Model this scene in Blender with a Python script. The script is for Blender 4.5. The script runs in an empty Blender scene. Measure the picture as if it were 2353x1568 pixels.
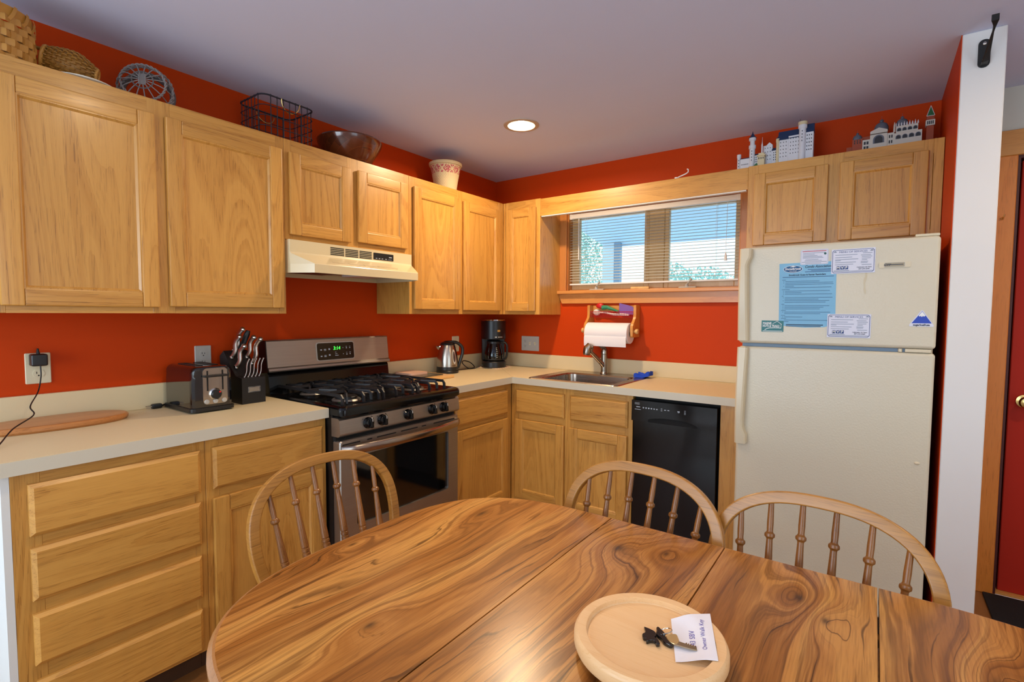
import bpy, bmesh, math, random
from mathutils import Vector, Matrix, Euler
random.seed(7)
sc = bpy.context.scene
C = sc.collection
PI = math.pi
def link(o):
    C.objects.link(o)
    return o

# ------------------------------------------------------------------ camera
F_PX, YAW, PITCH, ROLL = 1158.59, 0.6240, 0.0551, 0.0059
cam_d = bpy.data.cameras.new('camera')
cam_d.sensor_fit = 'HORIZONTAL'
cam_d.sensor_width = 36.0
cam_d.lens = F_PX / 2353.0 * 36.0
cam_d.clip_start = 0.02
cam = link(bpy.data.objects.new('camera', cam_d))
fw = Vector((-math.sin(YAW)*math.cos(PITCH), math.cos(YAW)*math.cos(PITCH), -math.sin(PITCH)))
rt = Vector((math.cos(YAW), math.sin(YAW), 0))
up = rt.cross(fw)
cr, sr = math.cos(ROLL), math.sin(ROLL)
rt, up = cr*rt + sr*up, -sr*rt + cr*up
cam.matrix_world = Matrix((
    (rt.x, up.x, -fw.x, 2.5164), (rt.y, up.y, -fw.y, -3.2639), (rt.z, up.z, -fw.z, 1.3314), (0, 0, 0, 1)))
sc.camera = cam

# ------------------------------------------------------------------ world, lights, exposure
sc.view_settings.view_transform = 'Standard'
sc.view_settings.look = 'None'
sc.view_settings.exposure = 0.1
sc.view_settings.gamma = 1.0
sc.view_settings.use_curve_mapping = False
w = bpy.data.worlds.new('sky'); sc.world = w; w.use_nodes = True
nt = w.node_tree
bg = nt.nodes['Background']
bg.inputs['Color'].default_value = (0.62, 0.85, 1.0, 1)
bg.inputs['Strength'].default_value = 2.0

def area(name, loc, size, power, color, rot=(0, 0, 0), size_y=None, shape='RECTANGLE', spread=180):
    d = bpy.data.lights.new(name, 'AREA')
    d.shape = shape; d.size = size
    if size_y: d.size_y = size_y
    d.energy = power; d.color = color; d.spread = math.radians(spread)
    o = link(bpy.data.objects.new(name, d)); o.location = loc; o.rotation_euler = rot
    return o
WARM = (1.0, 0.74, 0.46)
CANS = [(0.87, -0.90), (1.40, -2.42), (3.55, -1.3), (1.5, -4.6), (3.45, -4.6)]  # first is in view, second inferred, the others added as unseen fill
CAN_POWER = [19, 7, 9, 7, 7]
for (x, y), p in zip(CANS, CAN_POWER):
    area('can_bulb_light', (x, y, 2.388), 0.10, p, WARM, shape='DISK')
# daylight through the dining-side windows behind the camera
area('dining_window_daylight', (1.05, -5.93, 1.35), 1.9, 62, (0.74, 0.87, 1.0), rot=(math.radians(103), 0, 0), size_y=1.7)
area('hall_window_daylight', (4.35, -3.2, 1.45), 1.6, 9, (0.78, 0.89, 1.0), rot=(math.radians(90), 0, math.radians(90)), size_y=1.5)

# ------------------------------------------------------------------ object helpers
INV = {}
def _props(o, label, cat, group, kind):
    if label: o['label'] = label
    if cat: o['category'] = cat
    if group: o['group'] = group
    if kind: o['kind'] = kind
def thing(name, label, cat, loc, rotz=0.0, group=None):
    o = bpy.data.objects.new(name, None)
    o.empty_display_size = 0.05
    link(o)
    o.location = loc; o.rotation_euler = (0, 0, rotz)
    INV[o.name] = (Matrix.Translation(loc) @ Matrix.Rotation(rotz, 4, 'Z')).inverted()
    _props(o, label, cat, group, None)
    return o

class MB:
    """collects geometry into one bmesh"""
    def __init__(s):
        s.bm = bmesh.new()
    def box(s, x0, x1, y0, y1, z0, z1, bev=0.0, seg=2, M=None):
        m = Matrix.Translation(((x0+x1)/2, (y0+y1)/2, (z0+z1)/2)) @ Matrix.Diagonal((abs(x1-x0), abs(y1-y0), abs(z1-z0), 1))
        r = bmesh.ops.create_cube(s.bm, size=1, matrix=m)
        vs = r['verts']
        if bev > 0:
            es = list({e for v in vs for e in v.link_edges})
            bv = min(bev, 0.49*min(abs(x1-x0), abs(y1-y0), abs(z1-z0)))
            rr = bmesh.ops.bevel(s.bm, geom=es, offset=bv, segments=seg, affect='EDGES', profile=0.5)
            vs = list({v for f in rr['faces'] for v in f.verts} | {v for v in vs if v.is_valid})
        if M is not None:
            bmesh.ops.transform(s.bm, matrix=M, verts=vs)
        return s
    def rings(s, rings, cap=True, closed=True, loop=False):
        vr = [[s.bm.verts.new(p) for p in r] for r in rings]
        n = len(vr[0])
        idx = list(range(len(vr)-1)) + ([len(vr)-1] if loop else [])
        for i in idx:
            a, b = vr[i], vr[(i+1) % len(vr)]
            for j in range(n if closed else n-1):
                k = (j+1) % n
                try: s.bm.faces.new((a[j], a[k], b[k], b[j]))
                except ValueError: pass
        if cap and not loop:
            for r, rev in ((vr[0], True), (vr[-1], False)):
                try: s.bm.faces.new(list(reversed(r)) if rev else r)
                except ValueError: pass
        return s
    def tube(s, pts, r, seg=8, closed=False, prof=None, upv=None):
        pts = [Vector(p) for p in pts]
        n = len(pts)
        rs = r if isinstance(r, (list, tuple)) else [r]*n
        rings = []
        prev = None
        for i, p in enumerate(pts):
            if closed: t = pts[(i+1) % n] - pts[i-1]
            else: t = pts[min(i+1, n-1)] - pts[max(i-1, 0)]
            if t.length < 1e-9: t = Vector((0, 0, 1))
            t.normalize()
            if upv is not None:
                u = Vector(upv)
            elif prev is None:
                u = Vector((0, 0, 1)) if abs(t.z) < 0.9 else Vector((1, 0, 0))
            else: u = prev
            u = (u - t*u.dot(t))
            if u.length < 1e-6: u = t.orthogonal()
            u.normalize()
            v = t.cross(u)
            prev = u
            if prof: rings.append([p + u*a + v*b for a, b in prof])
            else: rings.append([p + (u*math.cos(2*PI*k/seg) + v*math.sin(2*PI*k/seg))*rs[i] for k in range(seg)])
        return s.rings(rings, cap=not closed, loop=closed)
    def lathe(s, prof, M=None, seg=24, cap=True):
        rings = [[Vector((max(r, 1e-5)*math.cos(2*PI*k/seg), max(r, 1e-5)*math.sin(2*PI*k/seg), z)) for k in range(seg)] for r, z in prof]
        if M is not None: rings = [[M @ p for p in r] for r in rings]
        return s.rings(rings, cap=cap)
    def prism(s, poly, fn, d0, d1):
        """poly of (u,v); fn(u,v,d)->xyz; extruded from d0 to d1"""
        return s.rings([[fn(u, v, d0) for u, v in poly], [fn(u, v, d1) for u, v in poly]])
    def quad(s, *p):
        s.bm.faces.new([s.bm.verts.new(q) for q in p]); return s
    def sphere(s, c, r, seg=12, rg=8):
        bmesh.ops.create_uvsphere(s.bm, u_segments=seg, v_segments=rg, radius=1, matrix=Matrix.Translation(c) @ Matrix.Diagonal((r[0], r[1], r[2], 1) if isinstance(r, (tuple, list)) else (r, r, r, 1)))
        return s

def finish(bm, name, m, smooth=True, ang=28):
    bmesh.ops.recalc_face_normals(bm, faces=bm.faces)
    me = bpy.data.meshes.new(name)
    bm.to_mesh(me); bm.free()
    if smooth and len(me.polygons):
        me.polygons.foreach_set('use_smooth', [True]*len(me.polygons))
        me.set_sharp_from_angle(angle=math.radians(ang))
    for mm in (m if isinstance(m, (list, tuple)) else [m]):
        me.materials.append(mm)
    return me
def part(name, mb, m, parent, local=False, label=None, kind=None, smooth=True, ang=28):
    inv = INV[parent.name]
    if not local: bmesh.ops.transform(mb.bm, matrix=inv, verts=mb.bm.verts)
    o = link(bpy.data.objects.new(name, finish(mb.bm, name, m, smooth, ang)))
    o.parent = parent
    if smooth: o.modifiers.new('weighted_normals', 'WEIGHTED_NORMAL').keep_sharp = True
    INV[o.name] = inv
    _props(o, label, None, None, kind)
    return o
def solo(name, mb, m, label=None, cat=None, group=None, kind=None, loc=(0, 0, 0), smooth=True):
    """a top-level object that is one mesh (geometry given in world coordinates)"""
    loc = Vector(loc)
    inv = Matrix.Translation(-loc)
    bmesh.ops.transform(mb.bm, matrix=inv, verts=mb.bm.verts)
    o = link(bpy.data.objects.new(name, finish(mb.bm, name, m, smooth)))
    o.location = loc
    INV[o.name] = inv
    _props(o, label, cat, group, kind)
    return o
def struct(name, mb, m, loc=(0, 0, 0), label=None):
    return solo(name, mb, m, label=label, kind='structure', loc=loc)
def copy_tree(o, parent=None):
    c = o.copy(); C.objects.link(c)
    if parent: c.parent = parent
    for ch in list(o.children): copy_tree(ch, c)
    return c
def text_mesh(body, size, fn, align='CENTER', shear=0.0, sx=1.0, bold=0.0):
    """lettering as a flat mesh; fn(u,v) -> xyz puts it on its surface"""
    cu = bpy.data.curves.new('lettering', 'FONT')
    cu.body = body; cu.size = size; cu.align_x = align; cu.align_y = 'CENTER'; cu.shear = shear
    cu.resolution_u = 3; cu.fill_mode = 'FRONT'; cu.offset = bold
    ob = bpy.data.objects.new('lettering', cu)
    me = ob.to_mesh()
    mb = MB()
    vs = [mb.bm.verts.new(fn(v.co.x*sx, v.co.y)) for v in me.vertices]
    for p in me.polygons:
        try: mb.bm.faces.new([vs[i] for i in p.vertices])
        except ValueError: pass
    ob.to_mesh_clear()
    bpy.data.objects.remove(ob); bpy.data.curves.remove(cu)
    return mb
def rrect(u0, u1, v0, v1, r, n=5):
    pts = []
    for cx, cy, a0 in ((u1-r, v1-r, 0), (u0+r, v1-r, 90), (u0+r, v0+r, 180), (u1-r, v0+r, 270)):
        for i in range(n+1):
            a = math.radians(a0 + 90*i/n)
            pts.append((cx+r*math.cos(a), cy+r*math.sin(a)))
    return pts
def arc(c, r, a0, a1, n, fn):
    return [fn(c[0]+r*math.cos(math.radians(a0+(a1-a0)*i/n)), c[1]+r*math.sin(math.radians(a0+(a1-a0)*i/n))) for i in range(n+1)]
LW = lambda u, v, d: Vector((d, u, v))          # left wall: u along y, v up, d out of the wall
BW = lambda u, v, d: Vector((u, -d, v))         # back wall: u along x, v up, d out of the wall

# ------------------------------------------------------------------ materials
def lin(h):
    h = h.lstrip('#')
    c = [int(h[i:i+2], 16)/255 for i in (0, 2, 4)]
    return tuple((x/12.92 if x <= 0.04045 else ((x+0.055)/1.055)**2.4) for x in c) + (1,)
class NT:
    def __init__(s, name):
        s.m = bpy.data.materials.new(name); s.m.use_nodes = True
        s.t = s.m.node_tree; s.n = s.t.nodes; s.l = s.t.links
        s.b = s.n['Principled BSDF']
    def new(s, t, **kw):
        n = s.n.new(t)
        for k, v in kw.items(): setattr(n, k, v)
        return n
    def set(s, n, **kw):
        for k, v in kw.items(): n.inputs[k.replace('_', ' ')].default_value = v
        return n
    def con(s, a, b): s.l.new(a, b)
    def math(s, op, a, b=None, c=None):
        n = s.new('ShaderNodeMath', operation=op)
        for i, x in enumerate((a, b, c)):
            if x is None: continue
            if isinstance(x, (int, float)): n.inputs[i].default_value = x
            else: s.con(x, n.inputs[i])
        return n.outputs[0]
    def noise(s, vec, scale, detail=2, rough=0.5, dist=0.0):
        n = s.new('ShaderNodeTexNoise'); s.con(vec, n.inputs['Vector'])
        s.set(n, Scale=scale, Detail=detail, Roughness=rough, Distortion=dist)
        return n.outputs['Fac']
    def mapping(s, vec, scale=(1, 1, 1), loc=(0, 0, 0), rot=(0, 0, 0)):
        n = s.new('ShaderNodeMapping'); s.con(vec, n.inputs['Vector'])
        n.inputs['Scale'].default_value = scale; n.inputs['Location'].default_value = loc; n.inputs['Rotation'].default_value = rot
        return n.outputs[0]
    def ramp(s, fac, stops):
        n = s.new('ShaderNodeValToRGB'); s.con(fac, n.inputs[0])
        e = n.color_ramp.elements
        while len(e) < len(stops): e.new(0.5)
        for i, (p, c) in enumerate(stops): e[i].position = p; e[i].color = c
        return n.outputs['Color']
    def mix(s, fac, a, b, mode='MIX'):
        n = s.new('ShaderNodeMix', data_type='RGBA', blend_type=mode)
        for i, x in ((0, fac), (6, a), (7, b)):
            if isinstance(x, (int, float, tuple)): n.inputs[i].default_value = x
            else: s.con(x, n.inputs[i])
        return n.outputs[2]
    def bump(s, h, strength=0.2, dist=0.001):
        n = s.new('ShaderNodeBump'); s.con(h, n.inputs['Height'])
        s.set(n, Strength=strength, Distance=dist)
        s.con(n.outputs[0], s.b.inputs['Normal'])
    def coord(s, kind='Object'):
        return s.new('ShaderNodeTexCoord').outputs[kind]
    def rnd_coord(s, k=9.0):
        co = s.coord()
        r = s.new('ShaderNodeObjectInfo').outputs['Random']
        n = s.new('ShaderNodeVectorMath', operation='ADD')
        s.con(co, n.inputs[0])
        m = s.new('ShaderNodeCombineXYZ')
        for i, q in enumerate((k, k*1.7, k*0.6)): s.con(s.math('MULTIPLY', r, q), m.inputs[i])
        s.con(m.outputs[0], n.inputs[1])
        return n.outputs[0], r
def mat(name, hexc, rough=0.5, metal=0.0, spec=0.5, coat=0.0, emit=0.0, bump=None, var=0.0, trans=0.0, ior=1.45):
    t = NT(name)
    c = lin(hexc)
    t.b.inputs['Base Color'].default_value = c
    t.b.inputs['Roughness'].default_value = rough
    t.b.inputs['Metallic'].default_value = metal
    t.b.inputs['Specular IOR Level'].default_value = spec
    t.b.inputs['Coat Weight'].default_value = coat
    t.b.inputs['Coat Roughness'].default_value = 0.08
    if trans:
        t.b.inputs['Transmission Weight'].default_value = trans; t.b.inputs['IOR'].default_value = ior
    if emit:
        t.b.inputs['Emission Color'].default_value = c; t.b.inputs['Emission Strength'].default_value = emit
    if var:
        co = t.coord()
        n = t.noise(co, 6, 4)
        t.con(t.mix(n, tuple(x*(1-var) for x in c[:3])+(1,), tuple(min(1, x*(1+var)) for x in c[:3])+(1,)), t.b.inputs['Base Color'])
    if bump:
        sc_, st = bump
        t.bump(t.noise(t.coord(), sc_, 3), st, 0.002)
    return t.m

def oak(name, axis, light='#d59f4e', mid='#b47a30', dark='#70420f', rough=0.36, lines=20.0, fig=1.0, coat=0.25):
    t = NT(name)
    co, rnd = t.rnd_coord()
    def ax(along, across):
        v = [across]*3; v['xyz'.index(axis)] = along; return tuple(v)
    # cathedral figure: streaks that follow the contour lines of a noise field stretched along the grain
    f = t.noise(t.mapping(co, ax(0.42, 4.2*fig)), 1.0, 1, 0.4)
    wob = t.noise(t.mapping(co, ax(7, 60)), 1.0, 2)
    f2 = t.math('ADD', t.math('MULTIPLY', f, lines), t.math('MULTIPLY', wob, 0.22))
    al = t.new('ShaderNodeSeparateXYZ'); t.con(co, al.inputs[0])
    lv = t.new('ShaderNodeCombineXYZ'); t.con(t.math('MULTIPLY', f2, 2.4), lv.inputs[0]); t.con(t.math('MULTIPLY', al.outputs['xyz'.index(axis)], 0.8), lv.inputs[1]); t.con(t.math('MULTIPLY', rnd, 31.0), lv.inputs[2])
    st = t.noise(lv.outputs[0], 1.0, 2, 0.55)
    ring = t.math('FRACT', f2)
    ln = t.math('MINIMUM', t.math('ADD', t.math('MULTIPLY', t.math('POWER', ring, 3.0), 0.45), t.math('MAXIMUM', t.math('MULTIPLY', t.math('SUBTRACT', st, 0.45), 2.6), 0.0)), 1.0)
    fine = t.noise(t.mapping(co, ax(5, 230)), 1.0, 3, 0.6)
    pores = t.noise(t.mapping(co, ax(13, 380)), 1.0, 1)
    pore = t.math('MULTIPLY', t.math('LESS_THAN', pores, 0.39), t.math('ADD', t.math('MULTIPLY', ln, 0.85), 0.15))
    broad = t.noise(t.mapping(co, ax(0.5, 3)), 1.0, 2)
    c1 = t.mix(t.math('MULTIPLY_ADD', ln, 0.60, t.math('MULTIPLY', fine, 0.45)), lin(light), lin(mid))
    c2 = t.mix(t.math('MULTIPLY', pore, 0.62), c1, lin(dark))
    tone = t.math('ADD', t.math('MULTIPLY', broad, 0.30), t.math('MULTIPLY_ADD', rnd, 0.16, 0.75))
    hs = t.new('ShaderNodeHueSaturation'); t.con(c2, hs.inputs['Color']); t.con(tone, hs.inputs['Value'])
    t.con(hs.outputs[0], t.b.inputs['Base Color'])
    t.b.inputs['Roughness'].default_value = rough
    t.b.inputs['Coat Weight'].default_value = coat
    t.b.inputs['Coat Roughness'].default_value = 0.2
    t.bump(t.math('SUBTRACT', t.math('MULTIPLY', fine, 0.5), t.math('MULTIPLY', pore, 0.6)), 0.12, 0.0008)
    return t.m
OAKZ = oak('oak_upright_grain', 'z'); OAKY = oak('oak_grain_along_left_wall', 'y'); OAKX = oak('oak_grain_along_back_wall', 'x')
PINEX = oak('stained_pine_grain_x', 'x', '#dca057', '#cf8a42', '#a4622a', 0.4, 7.0, 0.7)
PINEZ = oak('stained_pine_grain_z', 'z', '#cf8843', '#be7231', '#93521c', 0.4, 7.0, 0.7)
PINES = oak('stained_pine_sill', 'x', '#dd9a52', '#c87b35', '#9c5a22', 0.35, 7.0, 0.7)
CHAIRZ = oak('chair_oak_spindle', 'z', '#97602a', '#744417', '#452609', 0.3, 9.0, coat=0.1)
CHAIRB = oak('chair_oak_bow', 'y', '#bd8439', '#8f5c20', '#4f2d0b', 0.34, 18.0, 1.6, coat=0.08)
BAMBOO = oak('bamboo_board', 'y', '#e4b878', '#d09c56', '#a87436', 0.5, 6.0)
WALNUTB = oak('oval_board_wood', 'y', '#bf8248', '#a4652e', '#774217', 0.4, 6.0, 0.7)
MAPLE = oak('pale_maple_tray', 'x', '#efc793', '#e6b67e', '#dba768', 0.5, 3.0, 0.6)
HOLDER = oak('honey_pine_holder', 'z', '#d99a4c', '#c27d31', '#8f551b', 0.35, 6.0)

def wall_paint(name, hexc, rough=0.5, b=0.04):
    t = NT(name)
    c = lin(hexc); co = t.coord()
    n = t.noise(co, 1.3, 3)
    t.con(t.mix(n, tuple(x*0.95 for x in c[:3])+(1,), tuple(min(1, x*1.05) for x in c[:3])+(1,)), t.b.inputs['Base Color'])
    t.b.inputs['Roughness'].default_value = rough
    t.b.inputs['Specular IOR Level'].default_value = 0.12
    t.bump(t.noise(co, 260, 3), b, 0.001)
    return t.m
RED = wall_paint('brick_red_wall_paint', '#c53f08', 0.5)
REDDOOR = wall_paint('red_door_paint', '#b42e20', 0.4, 0.02)
CEIL = wall_paint('ceiling_paint', '#d0d6f0', 0.85)
WHITEW = wall_paint('white_wall_paint', '#e6e4e2', 0.6)
PALEW = wall_paint('pale_hall_paint', '#d9d8cf', 0.6)
ENDP = wall_paint('white_end_panel_paint', '#dfe0dc', 0.5, 0.02)
COUNTER = mat('cream_laminate', '#d9c8a0', 0.42, var=0.03)
COUNTEREDGE = mat('cream_laminate_edge', '#cfc8b4', 0.4)
BLACKG = mat('gloss_black_enamel', '#09090a', 0.12, spec=0.4)
BLACKS = mat('satin_black_plastic', '#141415', 0.38)
BLACKM = mat('matte_black_iron', '#18181a', 0.5)
IRON = mat('cast_iron_grate', '#1d1d20', 0.42, bump=(300, 0.15))
DARKGAP = mat('dark_gap', '#050505', 0.8)
NAVYG = mat('gloss_black_toaster_shell', '#0a0a0e', 0.06, spec=0.7, coat=0.6)
CHROME = mat('chrome', '#d5d2cc', 0.1, 1.0)
BRASS = mat('polished_brass', '#d9ba78', 0.24, 1.0)
ALMOND = mat('almond_hood_enamel', '#dccba2', 0.25, coat=0.3)
IVORY = mat('ivory_plastic', '#d8ceae', 0.4)
GREYPL = mat('grey_steel_plate', '#b4b0a8', 0.35)
WHITEP = mat('white_plastic', '#e9e7e2', 0.4)
PAPER = mat('white_paper', '#eceaf0', 0.8, bump=(90, 0.1))
INK = mat('printed_dark_ink', '#26324a', 0.7)
INKL = mat('printed_grey_ink', '#8d99ac', 0.7)
INKB = mat('printed_blue_ink', '#243a78', 0.6)
INKPURPLE = mat('violet_pen_ink', '#6a5fae', 0.7)
INKW = mat('printed_white_ink', '#f1f3f2', 0.6)
INKRED = mat('printed_red_ink', '#c2545e', 0.6)
BLUEPAPER = mat('sky_blue_paper', '#86bfe0', 0.75, var=0.02)
CARDP = mat('magnet_card_white', '#dddfee', 0.5)
TEAL = mat('teal_sticker', '#176f72', 0.45)
ROYAL = mat('royal_blue_print', '#1f44b8', 0.45)
SPONGE = mat('blue_sponge', '#1747c4', 0.8, bump=(180, 0.5))
SLAT = mat('aluminium_blind_slat', '#cfd0c8', 0.4, var=0.02)
GREENLED = mat('green_clock_digits', '#3cf04a', 0.4, emit=1.6)
MARKS = mat('pale_panel_markings', '#aeb8c4', 0.5)

def brushed(name, hexc, axis, rough=0.32, amt=0.12):
    t = NT(name)
    co = t.coord(); s = [220]*3; s['xyz'.index(axis)] = 2.5
    n = t.noise(t.mapping(co, tuple(s)), 1.0, 3, 0.6)
    c = lin(hexc)
    t.con(t.mix(n, tuple(x*0.86 for x in c[:3])+(1,), tuple(min(1, x*1.12) for x in c[:3])+(1,)), t.b.inputs['Base Color'])
    t.b.inputs['Metallic'].default_value = 1.0
    t.con(t.math('MULTIPLY_ADD', n, amt, rough-amt/2), t.b.inputs['Roughness'])
    t.bump(n, 0.06, 0.0004)
    return t.m
STEELY = brushed('brushed_stainless_range', '#aea9a2', 'y', 0.42)
STEELX = brushed('brushed_stainless_sink', '#a89c90', 'x', 0.26)
STEELZ = brushed('brushed_stainless_kettle', '#b5ab9e', 'z', 0.24)
NICKEL = brushed('brushed_nickel', '#9b9184', 'z', 0.25)

def fridge_mat():
    t = NT('pebbled_almond_enamel')
    co = t.coord()
    v = t.new('ShaderNodeTexVoronoi', feature='SMOOTH_F1'); t.con(t.mapping(co, (1, 1, 1)), v.inputs['Vector'])
    v.inputs['Scale'].default_value = 150; v.inputs['Smoothness'].default_value = 0.6
    h = t.math('ADD', t.math('MULTIPLY', v.outputs['Distance'], 1.0), t.math('MULTIPLY', t.noise(co, 120, 2), 0.5))
    t.b.inputs['Base Color'].default_value = lin('#d5ccb5')
    t.b.inputs['Roughness'].default_value = 0.34
    t.bump(h, 0.14, 0.002)
    return t.m
FRIDGE = fridge_mat()
FRIDGEPL = mat('almond_plastic_trim', '#d9cdb0', 0.35)
GASKET = mat('grey_blue_gasket', '#6d8296', 0.5)

def table_mat():
    t = NT('figured_teak_tabletop')
    co = t.coord()
    sx = t.new('ShaderNodeSeparateXYZ'); t.con(co, sx.inputs[0])
    X, Y = sx.outputs[0], sx.outputs[1]
    big = t.noise(t.mapping(co, (3.0, 0.62, 1)), 1.0, 2, 0.45, 0.25)
    mid = t.noise(t.mapping(co, (16, 2.2, 1)), 1.0, 3, 0.55, 0.3)
    fin = t.noise(t.mapping(co, (60, 7, 1)), 1.0, 2, 0.5)
    f = t.math('ADD', t.math('MULTIPLY', X, 24.0), t.math('MULTIPLY', big, 8.5))
    f = t.math('ADD', f, t.math('MULTIPLY', mid, 1.1))
    f = t.math('ADD', f, t.math('MULTIPLY', fin, 0.22))
    core = None
    for kx, ky, a, rx, ry in KNOTS:
        dx = t.math('MULTIPLY', t.math('SUBTRACT', X, kx-2.386), 1/rx)
        dy = t.math('MULTIPLY', t.math('SUBTRACT', Y, ky+2.44), 1/ry)
        d2 = t.math('ADD', t.math('MULTIPLY', dx, dx), t.math('MULTIPLY', dy, dy))
        g = t.math('EXPONENT', t.math('MULTIPLY', d2, -1.0))
        f = t.math('ADD', f, t.math('MULTIPLY', g, a))
        k = t.math('EXPONENT', t.math('MULTIPLY', d2, -26.0))
        core = k if core is None else t.math('MAXIMUM', core, k)
    def along(k, ky_, z_):
        v = t.new('ShaderNodeCombineXYZ'); t.con(t.math('MULTIPLY', f, k), v.inputs[0]); t.con(t.math('MULTIPLY', Y, ky_), v.inputs[1]); v.inputs[2].default_value = z_
        return v.outputs[0]
    slow = t.noise(along(0.55, 0.6, 1.3), 1.0, 3, 0.62)
    st = t.noise(along(2.8, 1.3, 7.7), 1.0, 2, 0.6)
    hair = t.noise(along(6.5, 2.4, 3.1), 1.0, 2, 0.5)
    fib = t.noise(t.mapping(co, (340, 12, 1)), 1.0, 2, 0.6)
    base = t.ramp(slow, [(0.28, lin('#74431a')), (0.41, lin('#a0652b')), (0.53, lin('#bf8240')), (0.67, lin('#d0974e')), (0.8, lin('#dcaa62'))])
    base = t.mix(t.math('MINIMUM', t.math('MAXIMUM', t.math('MULTIPLY', t.math('SUBTRACT', st, 0.50), 4.0), 0.0), 0.60), base, lin('#5c2f0e'))
    base = t.mix(t.math('MINIMUM', t.math('MAXIMUM', t.math('MULTIPLY', t.math('SUBTRACT', hair, 0.60), 8.0), 0.0), 0.72), base, lin('#2d1506'))
    base = t.mix(t.math('MAXIMUM', t.math('MULTIPLY', t.math('SUBTRACT', fib, 0.44), 1.3), 0.0), base, lin('#5f330f'))
    base = t.mix(t.math('MULTIPLY', core, 0.8), base, lin('#2f1a0c'))
    thin = hair
    t.con(base, t.b.inputs['Base Color'])
    t.b.inputs['Roughness'].default_value = 0.27
    t.b.inputs['Specular IOR Level'].default_value = 0.5
    t.bump(t.math('ADD', t.math('MULTIPLY', fib, 0.5), t.math('MULTIPLY', thin, -0.4)), 0.10, 0.0006)
    return t.m
KNOTS = [(1.774, -2.68, 1.5, .035, .075), (1.474, -2.495, 1.5, .028, .075), (1.61, -2.15, 1.2, .05, .13), (2.02, -2.115, 3.2, .065, .11),
         (2.125, -2.075, 2.6, .04, .075), (2.41, -2.10, -3.0, .05, .10), (2.46, -2.16, 2.0, .035, .07), (2.70, -2.20, 2.0, .06, .10)]
TABLE = table_mat()
TEDGE = oak('table_edge_wood', 'y', '#b98250', '#99622f', '#5f3414', 0.3, 8.0)

def glass_pane():
    t = NT('window_pane_glass')
    n = t.n; n.remove(t.b)
    tr = n.new('ShaderNodeBsdfTransparent'); tr.inputs[0].default_value = (0.95, 0.98, 0.98, 1)
    gl = n.new('ShaderNodeBsdfGlossy'); gl.inputs['Roughness'].default_value = 0.02
    fr = n.new('ShaderNodeFresnel'); fr.inputs['IOR'].default_value = 1.45
    mx = n.new('ShaderNodeMixShader')
    t.con(fr.outputs[0], mx.inputs[0]); t.con(tr.outputs[0], mx.inputs[1]); t.con(gl.outputs[0], mx.inputs[2])
    t.con(mx.outputs[0], n['Material Output'].inputs['Surface'])
    return t.m
PANE = glass_pane()
def carafe_glass():
    t = NT('smoked_carafe_glass')
    n = t.n; n.remove(t.b)
    tr = n.new('ShaderNodeBsdfTransparent'); tr.inputs[0].default_value = (0.42, 0.40, 0.38, 1)
    gl = n.new('ShaderNodeBsdfGlossy'); gl.inputs['Roughness'].default_value = 0.03
    fr = n.new('ShaderNodeFresnel'); fr.inputs['IOR'].default_value = 1.6
    mx = n.new('ShaderNodeMixShader')
    t.con(fr.outputs[0], mx.inputs[0]); t.con(tr.outputs[0], mx.inputs[1]); t.con(gl.outputs[0], mx.inputs[2])
    t.con(mx.outputs[0], n['Material Output'].inputs['Surface'])
    return t.m
CARAFE = carafe_glass()
# ------------------------------------------------------------------ the room
H = 2.382
RX, RY = 4.4, -6.0
mb = MB(); mb.box(0, RX, -3.6, 0.0, -0.10, 0.0)
def floor_mat():
    t = NT('brown_wood_floor')
    co = t.coord()
    n = t.noise(t.mapping(co, (18, 1.2, 1)), 1.0, 3, 0.6)
    t.con(t.mix(n, lin('#7d4f28'), lin('#a8723c')), t.b.inputs['Base Color'])
    t.b.inputs['Roughness'].default_value = 0.35
    return t.m
fl = struct('floor', mb, floor_mat())
mb = MB(); mb.box(0, RX, RY, -3.6, -0.10, 0.0)
struct('floor_dining', mb, mat('pale_bounce_floor', '#cfcac2', 0.95, bump=(300, 0.4)))  # unseen floor made pale to bounce daylight onto the ceiling
# ceiling with a round hole for every can light
mb = MB()
bm = mb.bm
def loop(pts):
    vs = [bm.verts.new(p) for p in pts]
    return [bm.edges.new((vs[i], vs[(i+1) % len(vs)])) for i in range(len(vs))]
es = loop([(-0.1, RY-0.1, H), (RX+0.1, RY-0.1, H), (RX+0.1, 0.1, H), (-0.1, 0.1, H)])
for cx, cy in CANS:
    es += loop([(cx+0.072*math.cos(2*PI*k/32), cy+0.072*math.sin(2*PI*k/32), H) for k in range(32)])
bmesh.ops.triangle_fill(bm, use_beauty=True, use_dissolve=False, edges=es)
r = bmesh.ops.extrude_face_region(bm, geom=bm.faces[:])
bmesh.ops.translate(bm, vec=(0, 0, 0.015), verts=[v for v in r['geom'] if isinstance(v, bmesh.types.BMVert)])
struct('ceiling', mb, CEIL)
mb = MB(); mb.box(-0.1, RX+0.1, RY-0.1, 0.1, H+0.14, H+0.18)
struct('roof_deck', mb, WHITEP)
mb = MB(); mb.box(-0.1, 0, -2.983, 0.1, 0, H+0.14); struct('wall_left', mb, RED)
mb = MB(); mb.box(-0.1, 0, RY-0.1, -2.983, 0, H+0.14); struct('wall_left_dining', mb, WHITEW)
# back wall with the window opening
WX0, WX1, WZ0, WZ1 = 0.664, 1.845, 1.497, 2.062
mb = MB()
mb.box(0, WX0, 0, 0.1, 0, H+0.14); mb.box(WX1, 2.80, 0, 0.1, 0, H+0.14)
mb.box(WX0, WX1, 0, 0.1, 0, WZ0); mb.box(WX0, WX1, 0, 0.1, WZ1, H+0.14)
struct('wall_back', mb, RED)
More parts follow.
